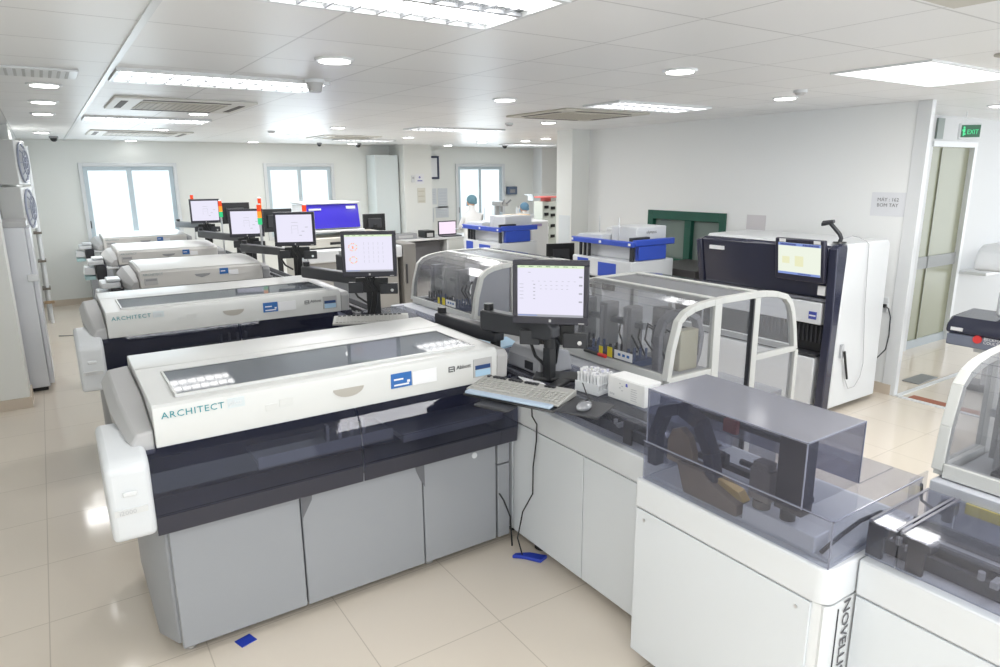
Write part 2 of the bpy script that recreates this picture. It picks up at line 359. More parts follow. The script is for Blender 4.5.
def cassette(x0, x1, y0, y1, lb, g=None):
    t = thing('ceiling_air_conditioner', ((x0 + x1) / 2, (y0 + y1) / 2, CH), lb, 'air conditioner', 'ceiling cassette air conditioners')
    cx, cy = (x0 + x1) / 2, (y0 + y1) / 2
    MB().box(x0, x1, y0, y1, CH - .018, CH).build('panel', BEIGE if g else mat('cassette_white', (.72, .71, .67), .4), t, bevel=.01)
    m = MB(); q = .06
    for s in (x0 + q, x1 - q - .05): m.box(s, s + .05, y0 + .2, y1 - .2, CH - .021, CH - .017)
    for s in (y0 + q, y1 - q - .05): m.box(x0 + .2, x1 - .2, s, s + .05, CH - .021, CH - .017)
    m.build('air_slots', mat('slot_dark', (.10, .09, .08), .6), t)
    m = MB(); m.m = 0; m.box(x0 + .2, x1 - .2, y0 + .2, y1 - .2, CH - .024, CH - .017)
    m.m = 1
    for i in range(14):
        xx = x0 + .22 + (x1 - x0 - .44) * i / 13; m.box(xx - .004, xx + .004, y0 + .22, y1 - .22, CH - .026, CH - .024)
    m.build('grille', [mat('grille_cream', (.55, .52, .45), .5), mat('grille_line', (.38, .36, .32), .5)], t)
cassette(.55, 1.60, 6.0, 7.02, 'ceiling cassette air conditioner beside the white rail, nearest on the left')
cassette(.62, 1.85, 10.3, 11.4, 'ceiling cassette air conditioner close to the far left window')
cassette(4.15, 5.25, 5.1, 6.1, 'beige ceiling cassette air conditioner left of the right column top', 1)
cassette(3.62, 4.55, 10.1, 11.0, 'ceiling cassette air conditioner above the middle window')
cassette(1.93, 2.89, .35, 1.31, 'ceiling cassette air conditioner cut by the top edge at upper right', 1)
cassette(4.26, 5.2, .75, 1.70, 'ceiling cassette air conditioner cut by the right edge, beside the light panel', 1)
t = thing('ceiling_vent', (.1, 4.9, CH), 'small slatted ceiling vent at the upper left corner', 'vent')
MB().box(-.45, .27, 4.72, 5.08, CH - .012, CH).build('frame', WHITEM, t, bevel=.004)
m = MB()
for i in range(16): m.box(-.42 + .042 * i, -.405 + .042 * i, 4.75, 5.05, CH - .016, CH - .010)
m.build('slats', mat('slat_grey', (.45, .46, .46), .4), t)
def dome(x, y, lb, r=.06, dark=True):
    t = thing('security_camera', (x, y, CH), lb, 'security camera', 'dome cameras')
    MB().cyl((x, y, CH - .03), (x, y, CH), r, 20).build('base', WHITEP if not dark else MGREY, t)
    MB().ball((x, y, CH - .035), r * .8, r * .8, r * .75).build('dome', BLACK if dark else WHITEP, t)
dome(.26, 12.2, 'black dome camera on the ceiling at the far left corner')
dome(5.12, 12.5, 'black dome camera on the ceiling near the back column', .06)
dome(4.40, 12.6, 'small black dome camera above the middle window', .045)
dome(8.04, 11.85, 'black dome camera on the ceiling above the right hand window')
def smoke_det(x, y, lb, r=.05, h=.035):
    t = thing('smoke_detector', (x, y, CH), lb, 'smoke detector', 'smoke detectors')
    MB().cyl((x, y, CH - .02), (x, y, CH), r, 24).build('base', WHITEP, t)
    MB().cyl((x, y, CH - h), (x, y, CH - .02), r * .6, 20, r * .85).build('sensor', LGREY, t)
smoke_det(1.55, 4.45, 'white smoke detector between the big downlight and the louvred light', .065, .075)
smoke_det(4.83, 3.17, 'white smoke detector beside the downlight left of the light panel')
smoke_det(4.76, 6.92, 'small smoke detector left of the right column top')
smoke_det(2.7, 9.6, 'small smoke detector near the middle air conditioner')

# ------------------------------------------------------------------ large immunoassay analyser
def analyser(x0, y0, label, group, n):
    o = (x0, y0, 0)
    t = thing('laboratory_analyser', o, label, 'analyser', group)
    X = lambda v: x0 + v
    Y = lambda v: y0 + v
    def bx(m, a, b_, c, d_, e, f): return m.box(X(a), X(b_), Y(c), Y(d_), e, f)
    # cabinet
    m = MB()
    m.prism([(X(-.07), Y(.16)), (X(-.01), Y(.035)), (X(1.73), Y(.035)), (X(1.73), Y(.86)), (X(-.07), Y(.86))], 'z', .07, .66)
    bx(m, -.05, 1.73, .30, .86, .66, 1.0)
    m.build('cabinet', GREYP, t, bevel=.006)
    for a, b_ in ((.002, .553), (.559, 1.186), (1.192, 1.64)):
        m = MB(); bx(m, a, b_, 0, .034, .06, .655)
        d = m.build('cabinet_door', GREYP, t, bevel=.006)
        if a > .5:
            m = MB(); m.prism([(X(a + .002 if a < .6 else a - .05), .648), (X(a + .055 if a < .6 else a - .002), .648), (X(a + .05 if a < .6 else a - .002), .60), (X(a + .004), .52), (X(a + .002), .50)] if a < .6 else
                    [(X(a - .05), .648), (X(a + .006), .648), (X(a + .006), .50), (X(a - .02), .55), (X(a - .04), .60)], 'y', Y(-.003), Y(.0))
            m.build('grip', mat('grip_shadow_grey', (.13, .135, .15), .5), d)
    m = MB(); bx(m, 1.652, 1.73, .0, .034, .06, .50); m.build('side_door', GREYP, t, bevel=.004)
    m = MB(); bx(m, 1.652, 1.73, .0, .034, .508, .655); m.build('side_panel', GREYP, t, bevel=.004)
    m = MB(); m.cyl((X(1.50), Y(-.006), .60), (X(1.50), Y(.0), .60), .016, 18); m.build('lock', WHITEP, t)
    for a, c in ((.04, .10), (.60, .12), (1.25, .10), (1.62, .12), (.04, .78), (1.62, .78)):
        m = MB(); m.cyl((X(a), Y(c), 0), (X(a), Y(c), .02), .028, 14).cyl((X(a), Y(c), .02), (X(a), Y(c), .075), .010, 8); m.build('foot', METAL, t)
    # interior behind the smoked doors
    m = MB(); bx(m, -.03, 1.72, .285, .30, .66, 1.0); m.build('interior_panel', mat('interior_navy', (.07, .08, .14), .5), t)
    m = MB(); bx(m, -.03, 1.72, -.0, .285, .655, .662); bx(m, .40, 1.06, .06, .28, .80, .82); bx(m, .40, 1.06, .055, .07, .78, .84)
    bx(m, 1.10, 1.70, .03, .27, .765, .79); bx(m, 1.10, 1.70, .02, .035, .76, .805)
    m.build('interior_tray', mat('tray_grey', (.45, .46, .48), .4), t)
    for k in range(4): bx(MB(), .72 + k * .06, .735 + k * .06, .06, .09, .842, .92).build('reagent_probe', METAL, t)
    prof = [(0.0, 1.0), (-.03, .97), (-.055, .92), (-.07, .84), (-.072, .745), (-.06, .655)]
    for a, b_ in ((-.04, .842), (.850, 1.735)):
        m = MB(); m.band([(Y(p[0]), p[1]) for p in prof], -.006, 'x', X(a), X(b_)); d = m.build('smoked_door', SMOKE_D, t, smooth=50)
        m = MB(); m.prism([(Y(-.0735), .735), (Y(-.0765), .735), (Y(-.065), .653), (Y(-.06), .653)], 'x', X(a), X(b_)); m.build('lower_edge', mat('smoked_edge', (.13, .125, .125), .35), d)
    # lid
    m = MB(); lp = [(0, 1.0), (-.004, 1.15), (.002, 1.168), (.016, 1.178), (.60, 1.186), (.605, 1.182), (.61, 1.187), (.89, 1.193), (.905, 1.188), (.912, 1.17), (.912, 1.0)]
    m.prism([(Y(p[0]), p[1]) for p in lp], 'x', X(0), X(1.65)); lid = m.build('lid', IVORY, t, bevel=.006, smooth=30)
    m = MB(); bx(m, .11, 1.55, .085, .485, 1.1765, 1.1885); w = m.build('window', LIDWIN, lid)
    m = MB(); bx(m, .10, 1.56, .075, .085, 1.176, 1.191); bx(m, .10, 1.56, .485, .495, 1.178, 1.193); bx(m, .10, .11, .085, .485, 1.176, 1.191); bx(m, 1.55, 1.56, .085, .485, 1.176, 1.191)
    m.build('window_frame', IVORY, lid)
    m = MB(); bx(m, .115, 1.545, .09, .48, 1.1772, 1.1785); m.build('window_backing', mat('window_backing', (.20, .22, .25), .35), lid)
    m = MB(); m.prism([(X(.745), 1.108)] + [(X(.82 - .075 * math.cos(a)), 1.108 - .042 * math.sin(a)) for a in [PI * i / 12 for i in range(1, 12)]] + [(X(.895), 1.108)], 'y', Y(-.006), Y(.002)); m.build('grip', mat('grip_taupe', (.42, .40, .36), .5), lid)
    m = MB(); bx(m, 1.502, 1.615, -.007, .0, 1.035, 1.135); m.build('indicator_bezel', LGREY, lid)
    m = MB(); m.m = 0; bx(m, 1.512, 1.605, -.009, -.006, 1.04, 1.075); m.m = 1; bx(m, 1.512, 1.605, -.009, -.006, 1.078, 1.10); m.build('indicator_window', [PALEB, mat('deep_blue', (.03, .07, .2), .3)], lid)
    m = MB(); m.m = 0; bx(m, 1.035, 1.145, -.006, .002, 1.062, 1.135); m.m = 1
    bx(m, 1.05, 1.10, -.007, -.004, 1.10, 1.108); bx(m, 1.05, 1.13, -.007, -.004, 1.072, 1.08); bx(m, 1.12, 1.135, -.007, -.004, 1.083, 1.095); m.build('sticker', [BLUEST, PAPER], lid)
    m = MB(); bx(m, 1.150, 1.285, -.006, .002, 1.060, 1.130); m.build('sticker', PAPER, lid)
    bx(MB(), .285, .355, -.0045, -.001, 1.115, 1.158).build('plus_tile', mat('pale_tile', (.62, .68, .70), .4), lid); text('plus', .034, (X(.290), Y(-.005), 1.128), (1, 0, 0), (0, 0, 1), WHITEM, lid)
    text('ARCHITECT', .039, (X(.030), Y(-.004), 1.122), (1, 0, 0), (0, 0, 1), TEAL, lid, sx=1.06, sp=1.12)
    bx(MB(), .44, .49, -.005, .002, 1.07, 1.10).build('tape', IVORY, lid); bx(MB(), .50, .56, -.005, .002, 1.08, 1.115).build('tape', IVORY, lid)
    m = MB()
    for q in ((1.355, 1.359, 1.09, 1.118), (1.355, 1.39, 1.114, 1.118), (1.386, 1.390, 1.09, 1.118), (1.362, 1.38, 1.09, 1.094), (1.362, 1.384, 1.102, 1.106)): bx(m, q[0], q[1], -.006, .002, q[2], q[3])
    m.build('maker_emblem', DGREY, lid)
    text('Abbott', .03, (X(1.40), Y(-.004), 1.098), (1, 0, 0), (0, 0, 1), DGREY, lid)
    # side housings
    m = MB()
    def sec(yy, ox, zt, zb=.975, cz=1.09): return [(X(-.003), Y(yy), zb), (X(-ox * .92), Y(yy), zb), (X(-ox), Y(yy), cz), (X(-ox * .75), Y(yy), zt), (X(-.003), Y(yy), zt + .01)]
    m.loft([sec(.015, .085, 1.065, .975, 1.03), sec(.06, .10, 1.08, .965, 1.04), sec(.30, .13, 1.14), sec(.84, .13, 1.145), sec(.88, .11, 1.12)])
    m.build('side_housing', LGREY, t, bevel=.008, smooth=25)
    m = MB(); m.prism([(Y(.01), 1.0), (Y(.0), 1.13), (Y(.03), 1.155), (Y(.80), 1.16), (Y(.86), 1.0)], 'x', X(1.653), X(1.725)); m.build('end_housing', LGREY, t, bevel=.008)
    # white waste bin shell at the front left
    m = MB(); m.prism([(Y(-.085), .672), (Y(-.095), .74), (Y(-.088), .975), (Y(-.05), 1.01), (Y(.16), 1.05), (Y(.30), 1.05), (Y(.30), .672)], 'x', X(-.196), X(-.04))
    sh = m.build('front_shell', WHITEP, t, bevel=.022, seg=3, smooth=40)
    m = MB(); m.prism([(X(-.18), .79), (X(-.065), .79), (X(-.065), .815), (X(-.18), .815)], 'y', Y(-.098), Y(-.09)); m.build('badge', mat('badge_grey', (.66, .67, .67), .4), sh)
    m = MB(); bx(m, -.145, -.095, -.099, -.09, .865, .885); m.build('badge_plate', WHITEM, sh, bevel=.004)
    text(n, .026, (X(-.165), Y(-.098), .794), (1, 0, 0), (0, 0, 1), mat('emboss_grey', (.50, .51, .53), .5), sh, sx=1.05)
    return t
A1 = analyser(.25, 2.89, 'nearest grey and ivory analyser with a smoked front and teal lettering on its lid', 'large analysers in the row', 'i2000')
A2 = copy_tree(A1, 'second large ivory analyser, behind the nearest one, its cabinet hidden', 'large analysers in the row'); A2.location = (.25, 5.18, 0)

# small analysers further back
def small_analyser(x0, y0, label, group):
    t = thing('compact_analyser', (x0, y0, 0), label, 'analyser', group); X = lambda v: x0 + v; Y = lambda v: y0 + v
    def bx(m, a, b_, c, d_, e, f): return m.box(X(a), X(b_), Y(c), Y(d_), e, f)
    m = MB(); bx(m, -.02, 1.25, .04, .88, .07, 1.0); m.build('cabinet', GREYP, t, bevel=.006)
    for a in (.0, .63):
        m = MB(); bx(m, a, a + .61, 0, .035, .08, .97); m.build('cabinet_door', GREYP, t, bevel=.004)
    for a, c in ((.05, .1), (1.15, .1), (.05, .8), (1.15, .8)):
        m = MB(); m.cyl((X(a), Y(c), 0), (X(a), Y(c), .075), .02, 10); m.build('foot', METAL, t)
    m = MB(); lp = [(0, 1.0), (-.004, 1.145), (.01, 1.165), (.10, 1.18), (.55, 1.20), (.89, 1.19), (.912, 1.16), (.912, 1.0)]
    m.prism([(Y(p[0]), p[1]) for p in lp], 'x', X(0), X(1.18)); lid = m.build('lid', mat('warm_grey_plastic', (.64, .63, .61), .35), t, bevel=.008)
    m = MB(); m.prism([(Y(p[0]), p[1]) for p in [(.012, 1.168), (.10, 1.182), (.55, 1.202), (.88, 1.192), (.88, 1.196), (.55, 1.207), (.10, 1.187), (.012, 1.173)]], 'x', X(.02), X(1.16)); m.build('lid_top', IVORY, lid)
    m = MB(); m.prism([(X(.50), 1.105), (X(.515), 1.085), (X(.57), 1.068), (X(.64), 1.085), (X(.655), 1.105)], 'y', Y(-.008), Y(0)); m.build('grip', MGREY, lid)
    m = MB(); m.m = 0; bx(m, .745, .83, -.007, 0, 1.085, 1.145); m.m = 1; bx(m, .755, .80, -.008, -.006, 1.11, 1.12); m.build('sticker', [BLUEST, PAPER], lid)
    m = MB(); bx(m, .835, .93, -.007, 0, 1.07, 1.12); m.build('sticker', PAPER, lid)
    m = MB(); bx(m, .04, .16, -.008, 0, 1.03, 1.10); m.build('indicator_bezel', LGREY, lid, bevel=.003)
    m = MB(); bx(m, .05, .15, -.010, -.006, 1.07, 1.09); m.build('indicator_window', MGREY, lid)
    text('ARCHITECT', .034, (X(.03), Y(-.004), 1.122), (1, 0, 0), (0, 0, 1), mat('teal_grey_ink', (.25, .33, .35), .5), lid)
    m = MB()
    def sec(yy, ox, zt, zb=.985): return [(X(-.004), Y(yy), zb), (X(-ox), Y(yy), zb), (X(-ox), Y(yy), zb + (zt - zb) * .55), (X(-ox * .55), Y(yy), zt), (X(-.004), Y(yy), zt + .012)]
    m.loft([sec(.03, .075, 1.06), sec(.24, .13, 1.12), sec(.84, .14, 1.14), sec(.88, .12, 1.11)])
    m.build('side_housing', LGREY, t, bevel=.008, smooth=25)
    m = MB(); m.prism([(Y(.01), 1.0), (Y(.0), 1.10), (Y(.03), 1.13), (Y(.80), 1.14), (Y(.86), 1.0)], 'x', X(1.183), X(1.26)); m.build('end_housing', MGREY, t, bevel=.008)
    # loading tray at the left
    m = MB(); bx(m, -.24, -.13, .20, .62, .80, .99); m.build('loader_housing', DGREY, t, bevel=.006)
    m = MB(); bx(m, -.32, -.15, .22, .58, .995, 1.05); bx(m, -.27, -.145, .25, .50, 1.06, 1.085); m.build('loader_tray', WHITEP, t, bevel=.01)
    m = MB(); m.prism([(X(-.38), .88), (X(-.25), .87), (X(-.25), .96), (X(-.36), .975)], 'y', Y(.24), Y(.50)); m.build('waste_chute', WHITEP, t, bevel=.012)
    m = MB(); bx(m, -.37, -.25, .25, .49, .81, .855); m.build('drip_tray', mat('aqua_tray', (.45, .66, .68), .4), t, bevel=.006)
    m = MB(); bx(m, -.13, .0, .02, .3, .955, .98); m.build('side_shelf', WHITEP, t, bevel=.008)
    m = MB(); bx(m, -.22, -.10, .2, .7, .07, .80); m.build('loader_stand', GREYP, t)
    return t
B1 = small_analyser(.69, 7.42, 'compact grey analyser directly behind the second large analyser, third in the row', 'compact analysers at the back')
for y, lb in ((9.65, 'compact grey analyser fourth in the row, between two others like it'), (12.0 - .02, 'farthest compact grey analyser, in front of the left window')):
    c = copy_tree(B1, lb, 'compact analysers at the back'); c.location = (.69, y, 0)

# ------------------------------------------------------------------ sample track
def track_cabinet(name, y0, y1, xf, xb, label, seams, group=None, corner=0, feet=True):
    t = thing(name, (xf, y0, 0), label, 'track cabinet', group)
    zt = .87
    if corner: outline = [(xf, y1), (xf, y0 + corner)] + [(xf + corner - corner * math.cos(a), y0 + corner - corner * math.sin(a)) for a in [PI / 2 * i / 6 for i in range(1, 7)]] + [(xb, y0), (xb, y1)]
    else: outline = [(xf, y1), (xf, y0), (xb, y0), (xb, y1)]
    inset = [(x + (.012 if x < xf + .01 else 0), y + (.0)) for x, y in outline]
    MB().prism(outline, 'z', .745, zt - .0).build('rim_panel', WHITEP, t, bevel=.006)
    MB().prism(inset, 'z', .08, .74).build('body', WHITEM, t)
    ys = [y0 + corner] + seams + [y1]
    for a, b_ in zip(ys[:-1], ys[1:]):
        d = MB().box(xf + .002, xf + .012, a + .003, b_ - .003, .075, .739).build('door', mat('white_panel', (.665, .70, .735), .3), t, bevel=.002)
        if corner:
            for yy in (a + .05, b_ - .05): MB().cyl((xf - .001, yy, .70), (xf + .003, yy, .70), .006, 12).build('screw', METAL, d)
    if feet:
        for a in (y0 + .12, y1 - .15):
            MB().cyl((xf + .10, a, 0), (xf + .10, a, .03), .045, 18).cyl((xf + .10, a, .03), (xf + .10, a, .09), .015, 10).build('foot', RUBBER, t)
    return t
def track_cover(y0, y1, label, x0=2.04, x1=2.42, zt=1.0):
    t = thing('track_cover', (x0, y0, .87), label, 'track cover', 'smoked covers over the sample track')
    m = MB().box(x0, x1, y0, y1, zt - .005, zt); m.build('top_sheet', SMOKE, t)
    MB().box(x0, x0 + .005, y0, y1, .875, zt - .006).build('front_sheet', SMOKE, t)
    MB().box(x1 - .005, x1, y0, y1, .875, zt - .006).build('back_sheet', SMOKE, t)
    for yy in (y0 + .001, y1 - .009): MB().box(x0 + .002, x1 - .002, yy, yy + .008, zt + .0005, zt + .004).build('joint_strip', mat('joint_dark', (.13, .13, .16), .3), t)
    return t
def conveyor(y0, y1, label, x=2.2):
    t = thing('sample_conveyor', (x, y0, .87), label, 'conveyor', 'conveyor tracks under the covers')
    m = MB().box(x - .15, x + .20, y0, y1, .871, .876); m.build('bed', mat('bed_grey', (.55, .56, .58), .35), t)
    for xx in (x - .10, x + .0, x + .13):
        m = MB().box(xx, xx + .018, y0, y1, .877, .925); m.build('rail', DGREY, t, bevel=.002)
    MB().box(x - .08, x - .002, y0, y1, .877, .885).build('belt', BLACK, t); MB().box(x + .15, x + .19, y0, y1, .877, .885).build('belt', BLACK, t)
    n = max(1, int((y1 - y0) / .22))
    for k in range(n):
        yy = y0 + (k + .5) * (y1 - y0) / n
        MB().box(x - .125, x - .08, yy, yy + .02, .926, .945).cyl((x - .10, yy + .05, .926), (x - .10, yy + .05, .95), .01, 8).build('sensor', MGREY, t)
    return t
def bracket(x, y, label):
    t = thing('cover_bracket', (x, y, .87), label, 'bracket', 'dark brackets holding the covers')
    MB().box(x, x + .015, y - .03, y + .02, .877, .99).build('upright', mat('upright_dark', (.035, .03, .028), .4), t, bevel=.003)
    MB().box(x, x + .06, y - .045, y + .02, .955, .985).build('arm', DGREY, t, bevel=.003)
track_cabinet('track_cabinet', 1.80, 2.90, 2.01, 2.45, 'white two-door track cabinet between the nearest analyser and the protruding white module', [2.30])
track_cabinet('track_cabinet', 2.905, 5.15, 2.01, 2.45, 'white track cabinet running behind the nearest analyser', [3.6, 4.4])
track_cabinet('track_cabinet', 5.155, 12.6, 2.01, 2.45, 'long white track cabinet running back towards the windows', [6.5, 7.9, 9.3, 10.8])
mod = track_cabinet('track_module', .97, 1.795, 1.855, 2.45, 'protruding white module cabinet carrying the dark smoked box', [], corner=.05, feet=False)
for a in (1.02, 1.65): MB().box(1.90, 2.40, a, a + .04, 0, .08).build('plinth', RUBBER, mod)
MB().box(1.925, 1.928, .9665, .9695, .35, .72).build('seam_line', DGREY, mod)
text('NOVELLIS', .055, (1.955, .968, .742), (0, 0, -1), (1, 0, 0), mat('novel_ink', (.10, .10, .11), .5), mod, sx=1.15)
track_cabinet('track_cabinet', -1.2, .965, 2.01, 2.45, 'white track cabinet at the bottom right corner of the view', [])
track_cover(1.80, 2.60, 'flat smoked cover beneath the white carton and the tube rack')
track_cover(2.605, 5.1, 'long flat smoked cover behind the nearest analyser')
track_cover(.875, .965, 'narrow smoked cover strip right beside the dark smoked box')
track_cover(-1.0, .87, 'long smoked cover reaching the bottom right corner')
conveyor(-1.1, .96, 'dark conveyor rails beneath the bottom right cover')
conveyor(1.80, 5.1, 'dark conveyor rails beneath the cover with the carton')
conveyor(5.2, 12.5, 'far stretch of dark conveyor rails beside the far analysers')
bracket(2.05, .95, 'black bracket beside the corner of the dark smoked box'); bracket(2.05, .83, 'taupe bracket under the joint of the bottom right cover'); bracket(2.05, 2.06, 'dark bracket under the cover in front of the white carton')
MB_ = MB()
# low box and tall smoked box on the module
t = thing('smoked_cover_box', (1.86, 1.08, .87), 'large dark smoked acrylic box on the protruding white module', 'cover')
m = MB(); th = .006; zl = 1.035
m.box(1.868, 1.868 + th, .985, 1.775, .873, zl - th).box(1.874, 2.42, .985, .985 + th, .873, zl - th).box(1.874, 2.42, 1.775 - th, 1.775, .873, zl - th)
m.build('low_surround', SMOKE, t)
m = MB(); m.box(1.868, 2.42, .985, 1.085, zl - th, zl).box(2.20, 2.42, 1.086, 1.775, zl - th, zl); m.build('low_top', SMOKE, t)
m = MB(); zt = 1.26
SB = acrylic('box_smoke', (.72, .73, .78), .05, .0, .06, (.36, .37, .47))
m.box(1.857, 1.857 + th, 1.085, 1.75, zl - .01, zt - th).build('front_panel', SB, t)
MB().box(1.864, 2.185, 1.744, 1.75, zl - .0, zt - th).build('end_panel', SB, t)
MB().box(1.864, 2.185, 1.085, 1.091, zl - .0, zt - th).build('end_panel', SB, t)
MB().box(2.185, 2.19, 1.085, 1.75, zl - .0, zt - th).build('back_panel', SB, t)
MB().box(1.857, 2.19, 1.085, 1.75, zt - th, zt).build('top_panel', acrylic('box_smoke_top', (.62, .63, .68), .08, .12, .40, (.44, .45, .51)), t)
EDGE = mat('acrylic_edge', (.20, .21, .27), .2)
m = MB()
for q in ((1.855, 1.859, 1.083, 1.752, zt - .003, zt + .001), (1.855, 2.19, 1.083, 1.087, zt - .003, zt + .001), (1.855, 1.859, 1.083, 1.087, zl, zt), (1.855, 1.859, 1.748, 1.752, zl, zt), (2.187, 2.191, 1.083, 1.087, zl, zt), (1.866, 1.87, .983, .987, .873, zl), (1.866, 1.87, .983, 1.777, zl - .002, zl + .001), (1.866, 2.42, .983, .987, zl - .002, zl + .001), (1.856, 1.86, 1.085, 1.75, zl + .002, zl + .008)): m.box(*q)
m.build('edges', EDGE, t)
# mechanism inside
t = thing('gripper_mechanism', (2.0, 1.4, .87), 'brown and black sample gripper mechanism inside the dark smoked box', 'mechanism')
MB().box(1.90, 2.40, 1.0, 1.76, .872, .885).build('deck', mat('deck_grey', (.50, .52, .55), .4), t)
m = MB(); pts = [(1.735, .93), (1.735, 1.06), (1.70, 1.15), (1.635, 1.175), (1.56, 1.15), (1.51, 1.06), (1.49, .96)]
m.band(pts, -.045, 'x', 1.895, 1.945); m.build('arch', mat('arch_navy', (.025, .028, .05), .4), t, bevel=.004)
m = MB(); m.prism([(1.685, .98), (1.685, 1.06), (1.665, 1.11), (1.625, 1.125), (1.585, 1.10), (1.56, 1.04), (1.56, .98)], 'x', 1.905, 1.935); m.build('arch_plate', mat('bronze_plate', (.30, .235, .16), .45), t)
m = MB(); m.prism([(1.62, 1.0), (1.50, 1.0), (1.46, .97), (1.34, .93), (1.34, .886), (1.58, .886)], 'x', 1.885, 1.96); m.build('chute', mat('chute_brown', (.17, .135, .105), .5), t, bevel=.004)
m = MB(); m.prism([(1.50, .995), (1.36, .965), (1.335, .935), (1.44, .94)], 'x', 1.915, 1.955); m.build('brass_guide', mat('brass', (.6, .42, .15), .35, .6), t)
MB().box(1.89, 1.975, 1.05, 1.32, .886, .945).build('base_block', mat('block_grey', (.55, .57, .60), .4), t, bevel=.004)
MB().cyl((1.925, 1.27, .946), (1.925, 1.27, .975), .03, 20).build('cap', TAUPE, t)
MB().cyl((1.925, 1.17, .946), (1.925, 1.17, .985), .025, 18).build('knob', BLACK, t)
MB().box(1.885, 1.945, 1.10, 1.20, .99, 1.245).build('column', mat('column_dark', (.05, .045, .045), .4), t, bevel=.004)
MB().box(1.90, 1.96, 1.23, 1.31, .976, 1.09).box(1.90, 1.95, 1.24, 1.30, 1.09, 1.115).build('motor', mat('motor_taupe', (.22, .20, .18), .45), t, bevel=.004)
MB().box(2.10, 2.13, 1.20, 1.70, .93, .955).box(2.09, 2.11, 1.20, 1.72, 1.12, 1.14).build('rail', DGREY, t, bevel=.003)
for yy in (1.33, 1.40, 1.54): MB().box(2.07, 2.10, yy, yy + .022, .955, 1.0).cyl((2.06, yy, 1.01), (2.06, yy + .06, 1.01), .012, 10).build('slider', DGREY, t)
MB().box(2.07, 2.09, 1.50, 1.56, 1.10, 1.15).build('red_bracket', mat('dull_red', (.30, .05, .05), .5), t)
MB().tube([(1.90, 1.03, .90), (2.0, 1.025, .93), (2.12, 1.03, .94), (2.3, 1.05, .91)], .007).build('hose', BLACK, t)
